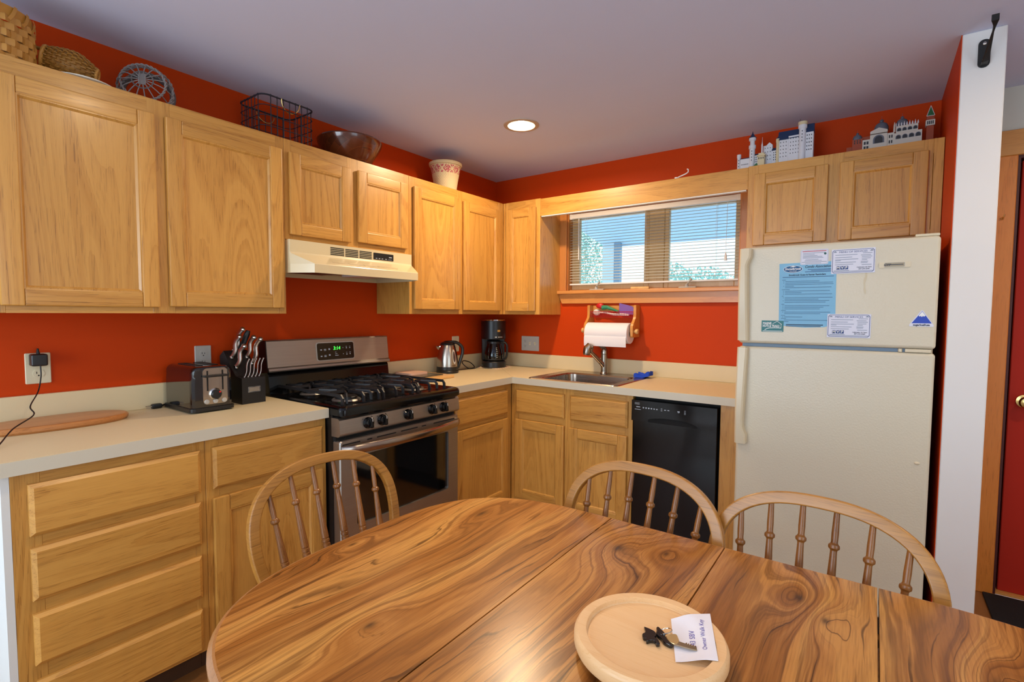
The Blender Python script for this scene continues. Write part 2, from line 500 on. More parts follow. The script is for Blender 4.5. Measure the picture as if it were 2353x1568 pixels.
# hall wall with the door opening
DX0, DX1, DZ = 3.018, 3.86, 2.067
mb = MB(); mb.box(2.80, DX0, 0, 0.1, 0, H+0.14); mb.box(DX1, RX, 0, 0.1, 0, H+0.14); mb.box(DX0, DX1, 0, 0.1, DZ, H+0.14)
struct('wall_hall', mb, PALEW)
# partition beside the refrigerator: red inside, white end and hall side
mb = MB(); mb.box(2.739, 2.7415, -0.700, 0, 0, H)
struct('wall_right', mb, RED)
mb = MB(); mb.box(2.7416, 2.865, -0.702, 0, 0, H, 0.003, 1)
struct('wall_partition', mb, WHITEW)
# right-hand outer wall and the dining wall behind the camera, both with a window opening
mb = MB(); mb.box(RX, RX+0.1, -2.4, 0.1, 0, H+0.14); mb.box(RX, RX+0.1, RY-0.1, -4.0, 0, H+0.14)
mb.box(RX, RX+0.1, -4.0, -2.4, 0, 0.7); mb.box(RX, RX+0.1, -4.0, -2.4, 2.2, H+0.14)
struct('wall_hall_side', mb, WHITEW)
mb = MB(); mb.box(-0.1, 0.3, RY-0.1, RY, 0, H+0.14); mb.box(2.8, RX+0.1, RY-0.1, RY, 0, H+0.14)
mb.box(0.3, 2.8, RY-0.1, RY, 0, 0.5); mb.box(0.3, 2.8, RY-0.1, RY, 2.2, H+0.14)
struct('wall_dining', mb, WHITEW)
for nm, (a, b, c, d, e, f) in {'window_2': (0.3, 2.8, RY-0.07, RY-0.02, 0.5, 2.2), 'window_3': (RX+0.02, RX+0.07, -4.0, -2.4, 0.7, 2.2)}.items():
    mb = MB()
    if nm == 'window_2':
        for x in (a, (a+b)/2-0.03, b-0.06): mb.box(x, x+0.06, c, d, e, f)
        mb.box(a, b, c, d, e, e+0.06); mb.box(a, b, c, d, f-0.06, f)
    else:
        for y in (c, (c+d)/2-0.03, d-0.06): mb.box(a, b, y, y+0.06, e, f)
        mb.box(a, b, c, d, e, e+0.06); mb.box(a, b, c, d, f-0.06, f)
    struct(nm, mb, WHITEP)

# ---- window over the sink
SASH = oak('pale_pine_sash', 'z', '#e6bf88', '#d8a868', '#b98644', 0.4, 6.0, 0.7)
win = thing('window_1', None, None, (1.25, 0.0, 1.5)); win['kind'] = 'structure'
mb = MB(); mb.box(0.582, 0.664, -0.02, 0.001, 1.497, 2.135, 0.003, 1); part('casing', mb, PINEZ, win)
mb = MB(); mb.box(1.845, 1.925, -0.02, 0.001, 1.497, 2.135, 0.003, 1); part('casing', mb, PINEZ, win)
mb = MB(); mb.box(0.582, 1.925, -0.021, 0.001, 2.062, 2.135, 0.003, 1); part('head_casing', mb, PINEX, win)
mb = MB(); mb.box(0.578, 1.93, -0.055, 0.03, 1.474, 1.497, 0.004); part('stool', mb, PINES, win)
mb = MB(); mb.prism([(0.600, 1.474), (1.925, 1.474), (1.925, 1.405), (0.632, 1.405)], BW, 0.0, 0.02); part('apron', mb, PINES, win)
mb = MB()
mb.box(0.665, 0.672, 0.0, 0.10, WZ0, WZ1); mb.box(1.838, 1.844, 0.0, 0.10, WZ0, WZ1); mb.box(0.672, 1.838, 0.0, 0.10, 2.055, 2.061); mb.box(0.672, 1.838, 0.03, 0.10, 1.4975, 1.505)
part('jamb', mb, PINEZ, win)
GY = 0.075
mb = MB(); mb.box(1.262, 1.365, 0.05, 0.10, 1.505, 2.055, 0.003, 1); part('mullion', mb, SASH, win)
for a, b in ((0.672, 1.262), (1.365, 1.838)):
    mb = MB()
    l = a+0.105 if a < 1 else a
    s0 = 0.06 if a < 1 else 0.030
    mb.box(a, a+s0, 0.055, 0.09, 1.505, 2.055, 0.003, 1); mb.box(b-0.035, b, 0.055, 0.09, 1.505, 2.055, 0.003, 1)
    mb.box(a+s0, b-0.035, 0.055, 0.09, 1.505, 1.545, 0.003, 1); mb.box(a+s0, b-0.035, 0.055, 0.09, 2.018, 2.055, 0.003, 1)
    f = part('sash', mb, SASH, win)
    mb = MB(); mb.box(a+s0-0.004, b-0.031, GY-0.002, GY+0.002, 1.541, 2.022); part('pane', mb, PANE, f)
for cx in (0.915, 1.545):
    mb = MB()
    mb.box(cx-0.055, cx+0.055, -0.032, -0.004, 1.497, 1.506, 0.004)
    mb.lathe([(0.012, 0), (0.011, 0.012), (0.008, 0.016)], Matrix.Translation((cx-0.005, -0.02, 1.505)), 12)
    mb.tube([(cx-0.005, -0.022, 1.518), (cx+0.008, -0.035, 1.530), (cx+0.022, -0.036, 1.545)], [0.006, 0.005, 0.004], 8)
    mb.sphere((cx+0.024, -0.036, 1.549), 0.009)
    part('crank_handle', mb, GREYPL, win)
mb = MB(); mb.box(1.16, 1.29, -0.014, 0.008, 1.4972, 1.515, 0.007, 3); part('sash_pull', mb, BAMBOO, win)

# ---- venetian blind
bl = thing('venetian_blind', 'white aluminium venetian blind with open slats hung in the window over the sink', 'blind', (1.255, 0.026, 2.055))
BX0, BX1 = 0.674, 1.837
mb = MB(); mb.box(BX0, BX1, 0.010, 0.042, 2.020, 2.054, 0.002, 1)
mb.box(BX0-0.0005, BX0+0.02, 0.007, 0.043, 2.016, 2.0545, 0.002, 1); mb.box(BX1-0.02, BX1+0.0005, 0.007, 0.043, 2.016, 2.0545, 0.002, 1)
part('headrail', mb, WHITEP, bl)
slat = None
for i in range(23):
    z = 2.004 - i*0.0196
    if slat is None:
        mb = MB()
        n = 4
        rr = []
        for x in (BX0+0.003, BX1-0.003):
            rr.append([Vector((x, 0.026 + (k/n-0.5)*0.025, z + 0.0065*(k/n-0.5) + 0.0020*math.cos((k/n-0.5)*PI))) for k in range(n+1)] +
                      [Vector((x, 0.026 + (k/n-0.5)*0.025, z - 0.0006 + 0.0065*(k/n-0.5) + 0.0020*math.cos((k/n-0.5)*PI))) for k in range(n, -1, -1)])
        mb.rings(rr)
        slat = part('slat', mb, SLAT, bl)
    else:
        c = slat.copy(); C.objects.link(c); c.location = (0, 0, -(i*0.0196))
mb = MB(); mb.box(BX0+0.002, BX1-0.002, 0.014, 0.038, 1.538, 1.550, 0.003); part('bottom_rail', mb, WHITEP, bl)
for x in (0.80, 1.245, 1.70):
    for y in (0.0125, 0.0395):
        mb = MB(); mb.tube([(x, y, 2.02), (x, y, 1.545)], 0.0008, 5); part('ladder_cord', mb, WHITEP, bl)
mb = MB(); mb.tube([(0.752, 0.005, 2.015), (0.754, 0.004, 1.72)], 0.004, 6); part('tilt_wand', mb, WHITEP, bl)
mb = MB(); mb.tube([(1.765, 0.005, 2.018), (1.762, 0.003, 1.70)], 0.0013, 5); mb.lathe([(0.002, 0.05), (0.006, 0.035), (0.010, 0.0)], Matrix.Translation((1.762, 0.003, 1.66)), 10); part('pull_cord', mb, WHITEP, bl)

# ---- door on the hall wall
ORANGEZ = oak('orange_door_casing', 'z', '#dc8c3c', '#cb7626', '#a05a18', 0.4, 5.0, 0.7)
dr = thing('door_1', None, None, (3.44, 0.0, 0.0)); dr['kind'] = 'structure'
mb = MB(); mb.box(DX0+0.022, DX1-0.02, 0.028, 0.07, 0.012, DZ-0.018, 0.003, 1); part('door_leaf', mb, REDDOOR, dr)
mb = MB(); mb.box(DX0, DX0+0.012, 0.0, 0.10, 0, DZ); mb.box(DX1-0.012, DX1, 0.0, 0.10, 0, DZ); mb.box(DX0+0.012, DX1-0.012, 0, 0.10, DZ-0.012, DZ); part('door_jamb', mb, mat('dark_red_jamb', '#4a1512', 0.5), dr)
mb = MB(); mb.lathe([(0.033, 0), (0.031, 0.008), (0.012, 0.012), (0.011, 0.03), (0.024, 0.036), (0.029, 0.052), (0.024, 0.066), (0.006, 0.072)], Matrix.Translation((3.095, 0.028, 0.935)) @ Matrix.Rotation(PI/2, 4, 'X'), 24)
part('doorknob', mb, BRASS, dr, label='brass doorknob')
mb = MB(); mb.box(DX0+0.012, DX1-0.012, 0.0, 0.10, 0.0005, 0.0118); part('threshold', mb, PINEX, dr)
mb = MB(); mb.box(DX0+0.012, DX1-0.012, 0.0702, 0.098, 0.012, DZ-0.012); part('door_back_sheet', mb, DARKGAP, dr)  # dark sheet added behind the leaf, closing the opening off from outside
mb = MB(); mb.box(DX0-0.105, DX0, -0.02, 0.0, 0, DZ, 0.003, 1); struct('trim_1', mb, ORANGEZ)
mb = MB(); mb.box(DX0-0.115, DX1+0.115, -0.022, 0.0, DZ, 2.182, 0.003, 1); struct('trim_2', mb, PINEX)
mb = MB(); mb.box(DX1, DX1+0.105, -0.02, 0.0, 0, DZ, 0.003, 1); struct('trim_3', mb, PINEZ)
mb = MB(); mb.tube([(2.975, -0.021, 1.782), (2.975, -0.035, 1.782), (2.977, -0.045, 1.788), (2.979, -0.047, 1.797)], 0.003, 6); mb.sphere((2.975, -0.022, 1.782), 0.006)
solo('cup_hook', mb, BRASS, 'small brass screw hook in the door casing', 'hook', loc=(2.975, -0.022, 1.782))
mb = MB(); mb.box(2.98, 3.82, -0.52, -0.03, 0.0, 0.012, 0.004)
mt = mat('black_mat_fibre', '#141214', 0.95, bump=(400, 0.8))
solo('door_mat', mb, mt, 'black ribbed door mat on the floor before the red door', 'mat', loc=(3.4, -0.3, 0.0))

# ---- recessed can lights: one in view, one inferred, the rest added as fill
for i, (cx, cy) in enumerate(CANS):
    ct = thing('recessed_light', 'round white recessed ceiling light glowing above the range corner' if i == 0 else 'unseen recessed ceiling light, most of these added as fill', 'ceiling light', (cx, cy, H), group=None if i == 0 else 'recessed lights behind the camera')
    M = Matrix.Translation((cx, cy, H))
    mb = MB(); mb.lathe([(0.0705, 0.012), (0.0705, -0.002), (0.076, -0.005), (0.098, -0.004), (0.1, 0.0), (0.0725, 0.0002)], M, 40, cap=False); part('trim_ring', mb, mat('can_trim', '#b9a898', 0.4), ct)
    mb = MB(); mb.lathe([(0.0700, 0.0), (0.069, 0.02), (0.060, 0.07), (0.045, 0.10), (0.0, 0.105)], M, 40, cap=False); part('reflector', mb, mat('can_reflector', '#e8d6b8', 0.3), ct)
    mb = MB(); mb.sphere((cx, cy, H+0.055), (0.042, 0.042, 0.034), 20, 12); part('bulb', mb, mat('lit_bulb', '#ffe9c8', 0.4, emit=14.0), ct)

# ---- iron bracket on the partition end
br = thing('iron_hanging_bracket', 'black iron hook bracket screwed high on the white partition end', 'bracket', (2.80, -0.702, 2.27))
mb = MB(); mb.prism([(2.787+a, b) for a, b in rrect(0.0, 0.034, 2.245, 2.345, 0.016)], BW, 0.702, 0.708); part('back_plate', mb, BLACKM, br)
for z in (2.330, 2.270):
    mb = MB(); mb.sphere((2.804, -0.7085, z), (0.006, 0.003, 0.006)); part('screw', mb, CHROME, br)
mb = MB(); mb.tube([(2.804, -0.712, 2.253), (2.805, -0.735, 2.256), (2.812, -0.80, 2.32), (2.814, -0.82, 2.338), (2.814, -0.832, 2.352), (2.814, -0.832, 2.372)], 0.0, prof=[(-0.003, -0.010), (0.003, -0.010), (0.003, 0.010), (-0.003, 0.010)], upv=(0, -0.7, 0.7))
part('arm', mb, BLACKM, br)

# ------------------------------------------------------------------ outside
mb = MB(); mb.box(-14, 14, 0.12, 26, -0.5, -0.4)
struct('ground', mb, mat('pale_bounce_ground', '#d4dde2', 0.9, var=0.08))  # unseen ground made pale to bounce light up onto the soffit
pr = thing('porch_roof', 'pale blue porch roof outside the window over the sink', 'roof', (1.2, 1.3, 2.3))
SOFF = mat('pale_blue_soffit_paint', '#cdeafa', 0.6)
mb = MB(); mb.rings([[Vector((x, 0.14, 2.60)), Vector((x, 2.5, 2.165)), Vector((x, 2.5, 2.30)), Vector((x, 0.14, 2.75))] for x in (-0.24, 3.6)]); part('soffit', mb, SOFF, pr)
for i in range(1):
    mb = MB(); mb.box(-0.26, 3.6, 2.5, 2.53, 2.15, 2.34); part('fascia', mb, SOFF, pr)
mb = MB(); mb.box(-0.045, 0.02, 2.38, 2.45, -0.4, 2.19); solo('porch_post', mb, mat('blue_grey_post_paint', '#7f9fb8', 0.6), 'blue grey porch post seen through the left window pane', 'post', loc=(-0.01, 2.41, -0.4))
mb = MB(); mb.box(-0.21, -0.06, 2.40, 2.44, -0.4, 2.19); solo('porch_screen_board', mb, mat('pale_screen_paint', '#cfe8f2', 0.6), 'pale board standing left of the porch post outside the window', 'board', loc=(-0.13, 2.42, -0.4))
LEAF = mat('tree_leaf_green', '#9cc9bd', 0.7, var=0.35); BARK = mat('tree_bark', '#6f675e', 0.9)
def tree(x, y, z0, rx, rz, n, label, ls):
    t = thing('tree', label, 'tree', (x, y, -0.4))
    mb = MB(); mb.tube([(x, y, -0.4), (x+0.05, y, z0-0.3), (x, y, z0+rz*0.4)], [0.11, 0.08, 0.03], 8); part('trunk', mb, BARK, t)
    mb = MB()
    for _ in range(n):
        d = Vector((random.gauss(0, 1), random.gauss(0, 1), random.gauss(0, 1))); d.normalize(); d *= random.random()**0.45
        c = Vector((x+d.x*rx, y+d.y*rx, z0+d.z*rz))
        e = Euler((random.random()*6, random.random()*6, random.random()*6)).to_matrix()
        s = ls*random.uniform(0.5, 1.2)
        mb.quad(*[c + e @ Vector(q)*s for q in ((-1, 0, 0), (0, -0.5, 0), (1, 0, 0), (0, 0.5, 0))])
    part('foliage', mb, LEAF, t, kind='stuff', smooth=False)
tree(-2.9, 6.6, 2.5, 0.85, 1.3, 5200, 'leafy tree at the left edge of the view through the window', 0.038)
tree(-0.35, 7.4, 1.55, 0.85, 0.75, 4200, 'low bushy tree outside seen below the porch roof in the right pane', 0.042)
tree(-1.35, 8.6, 1.6, 0.6, 1.0, 2600, 'slim tree behind the porch post outside the window', 0.042)
# ------------------------------------------------------------------ cabinets
def sbox(mb, S, u0, u1, d0, d1, z0, z1, bev=0.0, seg=2):
    if S == 'L': mb.box(d0, d1, u0, u1, z0, z1, bev, seg)
    else: mb.box(u0, u1, -d1, -d0, z0, z1, bev, seg)
    return mb
def sfn(S): return LW if S == 'L' else BW
def slab_front(mb, S, u0, u1, z0, z1, d0, d1, ch, back):
    fn = sfn(S)
    def rect(i, d): return [fn(u0+i, z0+i, d), fn(u1-i, z0+i, d), fn(u1-i, z1-i, d), fn(u0+i, z1-i, d)]
    mb.rings([rect(0, d0), rect(0, back), rect(ch, d1)])
    return mb
def door(S, root, u0, u1, z0, z1, d, st=0.056):
    """framed door: upright stiles, rails and a recessed panel"""
    H_ = OAKY if S == 'L' else OAKX
    d1 = d+0.020
    mb = MB(); sbox(mb, S, u0+st+0.002, u1-st-0.002, d+0.002, d1-0.0105, z0+st+0.002, z1-st-0.002)
    dd = part('door', mb, OAKZ, root)
    for a, b in ((u0, u0+st), (u1-st, u1)):
        mb = MB(); sbox(mb, S, a, b, d+0.001, d1, z0, z1, 0.005, 2); part('stile', mb, OAKZ, dd)
    for a, b in ((z0, z0+st), (z1-st, z1)):
        mb = MB(); sbox(mb, S, u0+st-0.001, u1-st+0.001, d+0.001, d1-0.0006, a, b, 0.005, 2)
        part('rail', mb, H_, dd)
    fn = sfn(S)
    # bead round the panel, then the flat recessed panel
    mb = MB()
    a0, a1, b0, b1 = u0+st, u1-st, z0+st, z1-st
    def rect(i, dep): return [fn(a0+i, b0+i, dep), fn(a1-i, b0+i, dep), fn(a1-i, b1-i, dep), fn(a0+i, b1-i, dep)]
    mb.rings([rect(-0.002, d+0.004), rect(-0.002, d1-0.003), rect(0.003, d1-0.003), rect(0.010, d1-0.011), rect(0.010, d+0.004)], cap=False)
    part('panel_bead', mb, OAKZ, dd)
    return dd
def drawer(S, root, u0, u1, z0, z1, d):
    mb = MB(); slab_front(mb, S, u0, u1, z0, z1, d+0.001, d+0.020, 0.011, d+0.012)
    return part('drawer_front', mb, OAKY if S == 'L' else OAKX, root)
def cabinet(S, name, label, u0, u1, z0, z1, d, stiles, rails, doors=(), drawers=(), group=None, toe=0.0, hollow_top=False, box_mat=None, u0box=None, u1box=None):
    """carcass + face frame; stiles: list of (a,b), rails: list of (za,zb)"""
    loc = (d/2, (u0+u1)/2, z0) if S == 'L' else ((u0+u1)/2, -d/2, z0)
    root = thing(name, label, 'cabinet', loc, group=group)
    mb = MB(); ft = 0.019
    a0 = u0 if u0box is None else u0box; a1 = u1 if u1box is None else u1box
    t = 0.012
    sbox(mb, S, a0, a0+t, 0.002, d-ft, z0+toe, z1); sbox(mb, S, a1-t, a1, 0.002, d-ft, z0+toe, z1)
    sbox(mb, S, a0+t, a1-t, 0.002, d-ft, z0+toe+0.012, z0+toe+0.024)
    if not hollow_top: sbox(mb, S, a0+t, a1-t, 0.002, d-ft, z1-0.022, z1-0.010)
    sbox(mb, S, a0+t, a1-t, 0.002, 0.008, z0+toe+0.024, z1-0.022)
    part('carcass', mb, box_mat or OAKZ, root)
    for a, b in stiles:
        mb = MB(); sbox(mb, S, a, b, d-ft, d, z0+toe, z1, 0.001, 1); part('frame_stile', mb, OAKZ, root)
    H_ = OAKY if S == 'L' else OAKX
    for za, zb in rails:
        for (s0, s1), (s2, s3) in zip(stiles[:-1], stiles[1:]):
            mb = MB(); sbox(mb, S, s1, s2, d-ft, d-0.0003, za, zb); part('frame_rail', mb, H_, root)
    if toe:
        mb = MB(); sbox(mb, S, u0, u1, 0.002, d-0.075, z0, z0+toe); part('toe_kick', mb, mat('dark_toe_kick', '#4a2e18', 0.6), root)
    for q in doors: door(S, root, *q, d, *(() if len(q) == 4 else ()))
    for q in drawers: drawer(S, root, *q, d)
    return root
ZT, ZB, DU = 2.124, 1.323, 0.293
# left wall, wall cabinets
cabinet('L', 'wall_cabinet', 'large oak wall cabinet with two tall doors left of the range hood', -3.050, -1.972, ZB, ZT, DU,
        [(-3.050, -2.905), (-2.505, -2.430), (-2.010, -1.972)], [(ZB, ZB+0.04), (ZT-0.065, ZT)],
        doors=[(-2.918, -2.486, 1.346, 2.066), (-2.452, -1.989, 1.349, 2.069)])
cabinet('L', 'wall_cabinet', 'short oak wall cabinet with two small doors above the range hood', -1.971, -1.210, 1.668, ZT, DU,
        [(-1.971, -1.935), (-1.630, -1.565), (-1.245, -1.210)], [(1.668, 1.71), (ZT-0.065, ZT)],
        doors=[(-1.954, -1.618, 1.690, 2.067), (-1.575, -1.231, 1.698, 2.069)])
cabinet('L', 'wall_cabinet', 'oak wall cabinet with two narrow doors in the corner right of the range hood', -1.209, -0.293, ZB, ZT, DU,
        [(-1.209, -1.165), (-0.79, -0.735), (-0.350, -0.2935)], [(ZB, ZB+0.04), (ZT-0.065, ZT)],
        doors=[(-1.182, -0.778, 1.352, 2.069), (-0.745, -0.345, 1.349, 2.064)], u1box=-0.03)
# back wall
cabinet('B', 'wall_cabinet', 'narrow single-door oak wall cabinet left of the window', 0.294, 0.611, ZB, ZT, DU,
        [(0.294, 0.335), (0.570, 0.611)], [(ZB, ZB+0.04), (ZT-0.065, ZT)], doors=[(0.328, 0.584, 1.346, 2.070)], u0box=0.296)
fc = cabinet('B', 'wall_cabinet', 'short oak wall cabinet with two doors above the refrigerator', 1.934, 2.737, 1.680, ZT, DU,
        [(1.934, 1.985), (2.28, 2.365), (2.665, 2.700), (2.7015, 2.737)], [(1.680, 1.72), (ZT-0.065, ZT)],
        doors=[(1.966, 2.301, 1.699, 2.075), (2.350, 2.684, 1.697, 2.074)])
mb = MB(); mb.box(0.6115, 1.9335, -DU, -DU+0.019, 2.003, 2.120, 0.001, 1)
vb = thing('valance_board', 'long plain oak board spanning the window between two wall cabinets', 'board', (1.27, -DU+0.01, 2.0))
part('board', mb, OAKX, vb)
mb = MB(); mb.box(0.62, 1.925, -DU+0.002, -DU+0.030, 1.9975, 2.0028); part('lit_edge_strip', mb, WHITEP, vb, label='thin white strip standing in for the lit lower edge of the board')  # white strip added to show the board's lower edge catching light
mb = MB(); mb.tube([(1.545, -0.285, 2.1205), (1.56, -0.285, 2.128), (1.60, -0.285, 2.140), (1.612, -0.285, 2.148), (1.612, -0.285, 2.162), (1.605, -0.285, 2.166)], 0.0035, 6)
mb.box(1.535, 1.550, -0.291, -0.279, 2.1202, 2.128, 0.002)
solo('white_hook', mb, WHITEP, 'small white plastic hook lying on the oak board over the window', 'hook', loc=(1.545, -0.285, 2.12))

# base cabinets
ZC = 0.917; ZCB = 0.878; DB = 0.588
base_l = cabinet('L', 'base_cabinet', 'oak base cabinet with four stacked drawers at the left end of the counter', -2.963, -2.462, 0.0, ZCB, DB,
        [(-2.963, -2.90), (-2.50, -2.462)], [(ZCB-0.045, ZCB), (0.640, 0.705), (0.445, 0.52), (0.25, 0.325), (0.10, 0.13)],
        drawers=[(-2.928, -2.482, 0.690, 0.840), (-2.928, -2.483, 0.501, 0.655), (-2.929, -2.485, 0.311, 0.462), (-2.927, -2.487, 0.112, 0.266)], toe=0.10)
mb = MB(); mb.box(0.03, DB, -2.981, -2.9635, 0.0, ZCB); part('end_panel', mb, ENDP, base_l, label='white painted end panel')
cabinet('L', 'base_cabinet', 'oak base cabinet with one drawer over one door left of the range', -2.461, -1.974, 0.0, ZCB, DB,
        [(-2.461, -2.415), (-2.03, -1.974)], [(ZCB-0.045, ZCB), (0.640, 0.705), (0.10, 0.14)],
        drawers=[(-2.441, -1.996, 0.690, 0.842)], doors=[(-2.443, -1.999, 0.125, 0.657)], toe=0.10)
cabinet('L', 'base_cabinet', 'oak corner base cabinet with one drawer and one door right of the range', -1.207, -0.60, 0.0, ZCB, DB,
        [(-1.207, -1.13), (-0.665, -0.5895)], [(ZCB-0.045, ZCB), (0.640, 0.705), (0.10, 0.14)],
        drawers=[(-1.150, -0.646, 0.684, 0.838)], doors=[(-1.150, -0.646, 0.125, 0.653)], toe=0.10, u1box=-0.01)
cabinet('B', 'sink_base_cabinet', 'oak sink base cabinet with two false drawers and two doors under the sink', 0.590, 1.430, 0.0, ZCB, DB,
        [(0.590, 0.650), (0.975, 1.055), (1.385, 1.430)], [(ZCB-0.045, ZCB), (0.630, 0.70), (0.10, 0.14)],
        drawers=[(0.632, 0.993, 0.688, 0.838), (1.034, 1.403, 0.686, 0.837)], doors=[(0.632, 0.994, 0.125, 0.644), (1.032, 1.402, 0.125, 0.640)], toe=0.10, hollow_top=True)
mb = MB(); mb.box(1.897, 1.985, -DB-0.004, -0.02, 0.0, ZCB, 0.001, 1)
solo('filler_panel', mb, OAKZ, 'upright oak filler panel between dishwasher and refrigerator', 'panel', loc=(1.94, -0.3, 0.0))

# countertops with laminate edge and backsplash
ct = thing('countertop', 'cream laminate countertop left of the range with toaster on it', 'countertop', (0.3, -2.47, ZCB))
mb = MB(); mb.box(0.002, 0.612, -2.985, -1.9735, ZCB+0.0005, ZC); part('top', mb, COUNTER, ct)
mb = MB(); mb.box(0.6122, 0.6145, -2.985, -1.9735, ZCB-0.002, ZC-0.0012); part('front_edge', mb, COUNTEREDGE, ct)
mb = MB(); mb.box(0.0021, 0.021, -2.985, -1.9735, ZC, 1.021, 0.002, 1); part('backsplash', mb, COUNTER, ct)
ct = thing('countertop', 'cream laminate corner countertop with the sink set into it', 'countertop', (0.9, -0.4, ZCB))
mb = MB()
HX0, HX1, HY0, HY1 = 0.765, 1.302, -0.575, -0.150
CX1 = 1.988
mb.box(0.002, 0.611, -1.2065, -0.002, ZCB+0.0005, ZC)
mb.box(0.611, HX0, -0.612, -0.002, ZCB+0.0005, ZC); mb.box(HX1, CX1, -0.612, -0.002, ZCB+0.0005, ZC)
mb.box(HX0, HX1, -0.612, HY0, ZCB+0.0005, ZC); mb.box(HX0, HX1, HY1, -0.002, ZCB+0.0005, ZC)
part('top', mb, COUNTER, ct)
mb = MB(); mb.box(0.6112, 0.6135, -1.2065, -0.6135, ZCB-0.002, ZC-0.0012); mb.box(0.6112, CX1, -0.6145, -0.6122, ZCB-0.002, ZC-0.0012); part('front_edge', mb, COUNTEREDGE, ct)
mb = MB(); mb.box(0.0021, 0.021, -1.2065, -0.0021, ZC, 1.018, 0.002, 1); mb.box(0.0215, CX1, -0.021, -0.0021, ZC, 1.018, 0.002, 1); part('backsplash', mb, COUNTER, ct)
mb = MB(); mb.rings([[Vector((0.0212+a, -0.0212-a+s, ZC+0.0003)) for s in (-0.0007, 0.0007)] for a in (0, 0.590)], cap=False, closed=False)
part('mitre_joint', mb, mat('joint_line', '#8d7f60', 0.6), ct)

# ------------------------------------------------------------------ range hood
hd = thing('range_hood', 'cream enamel range hood with slotted vent under the short cabinet', 'range hood', (0.2, -1.59, 1.5))
Y0, Y1 = -1.968, -1.213
mb = MB()
XF, CH = 0.430, 0.057
def hp6(z, k): # k: 0 upright upper part, 1 flared lip with angled front corners
    xs, xf, c = (0.318+0.007*k, 0.320+(XF-0.320)*k, 0.003+(CH-0.003)*k)
    return [Vector(p) for p in ((0.005, Y0, z), (xs, Y0, z), (xf, Y0+c, z), (xf, Y1-c, z), (xs, Y1, z), (0.005, Y1, z))]
mb.rings([hp6(1.666, 0), hp6(1.610, 0), hp6(1.602, 0.04), hp6(1.554, 0.985), hp6(1.551, 1.0), hp6(1.512, 1.0)], cap=False)
mb.bm.faces.new([mb.bm.verts.new(p) for p in hp6(1.666, 0)])
bmesh.ops.remove_doubles(mb.bm, verts=mb.bm.verts, dist=0.0004)
bmesh.ops.recalc_face_normals(mb.bm, faces=mb.bm.faces)
bmesh.ops.solidify(mb.bm, geom=mb.bm.faces[:], thickness=0.003)
part('hood_shell', mb, ALMOND, hd)
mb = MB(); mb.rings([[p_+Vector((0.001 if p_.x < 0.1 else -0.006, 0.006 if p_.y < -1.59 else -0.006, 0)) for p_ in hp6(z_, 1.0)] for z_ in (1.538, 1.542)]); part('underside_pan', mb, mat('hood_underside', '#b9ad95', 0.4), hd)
mb = MB(); mb.box(0.06, 0.34, -1.90, -1.63, 1.530, 1.537, 0.002, 1)
part('grease_filter', mb, mat('filter_mesh', '#7a6a5c', 0.5, 0.7, bump=(500, 1.0)), hd)
mb = MB(); mb.box(0.16, 0.34, -1.58, -1.42, 1.520, 1.537, 0.01, 3); part('lamp_lens', mb, mat('lamp_lens', '#d9d6cf', 0.3), hd)
for k in range(3):
    y0 = -1.752 + k*0.0865
    for j in range(5):
        mb = MB(); mb.box(0.3197, 0.3212, y0, y0+0.078, 1.6150+j*0.0082, 1.6195+j*0.0082); part('vent_slot', mb, DARKGAP, hd)
mb = MB(); mb.prism(rrect(-1.489, -1.352, 1.616, 1.652, 0.003), LW, 0.3195, 0.3215); cp = part('control_plate', mb, BLACKS, hd)
mb = MB()
for yy in (-1.475, -1.455, -1.435, -1.41): mb.box(0.3215, 0.3222, yy, yy+0.010, 1.621, 1.6245)
mb.box(0.3215, 0.3222, -1.39, -1.365, 1.6215, 1.623); mb.box(0.3215, 0.3222, -1.384, -1.364, 1.632, 1.637)
part('plate_markings', mb, MARKS, hd, kind='stuff')
for y0, y1 in ((-1.79, -1.70), (-1.695, -1.61), (-1.605, -1.52), (-1.515, -1.39)):
    mb = MB(); mb.box(0.385, 0.402, y0, y1, 1.5702, 1.5712, M=None)
    bmesh.ops.rotate(mb.bm, verts=mb.bm.verts, cent=(0.3935, y0, 1.5707), matrix=Matrix.Rotation(math.atan(0.048/0.105), 3, 'Y'))
    part('embossed_rib', mb, mat('hood_rib', '#c9b791', 0.3), hd)

# ------------------------------------------------------------------ gas range
rg = thing('gas_range', 'stainless gas range with black cooktop and oven window between the counters', 'range', (0.35, -1.59, 0.0))
RY0, RY1 = -1.9705, -1.2105
mb = MB(); mb.box(0.03, 0.63, RY0+0.003, RY1-0.003, 0.02, 0.895)
for y in (RY0+0.05, RY1-0.05):
    for x in (0.08, 0.58): mb.lathe([(0.018, 0), (0.018, 0.022)], Matrix.Translation((x, y, 0)), 10)
part('body', mb, BLACKS, rg)
# cooktop: rolled front edge and sunken deck
mb = MB()
def cook_ring(ins, z, fx=0.0): return [Vector((x, y, z)) for x, y in rrect(0.055+ins*0.3, 0.702-ins-fx, RY0+ins, RY1-ins, 0.03)]
mb.rings([cook_ring(0.010, 0.880), cook_ring(0.0, 0.888), cook_ring(0.0, 0.912), cook_ring(0.004, 0.922), cook_ring(0.014, 0.928), cook_ring(0.034, 0.926), cook_ring(0.050, 0.920)])
part('cooktop', mb, BLACKG, rg)
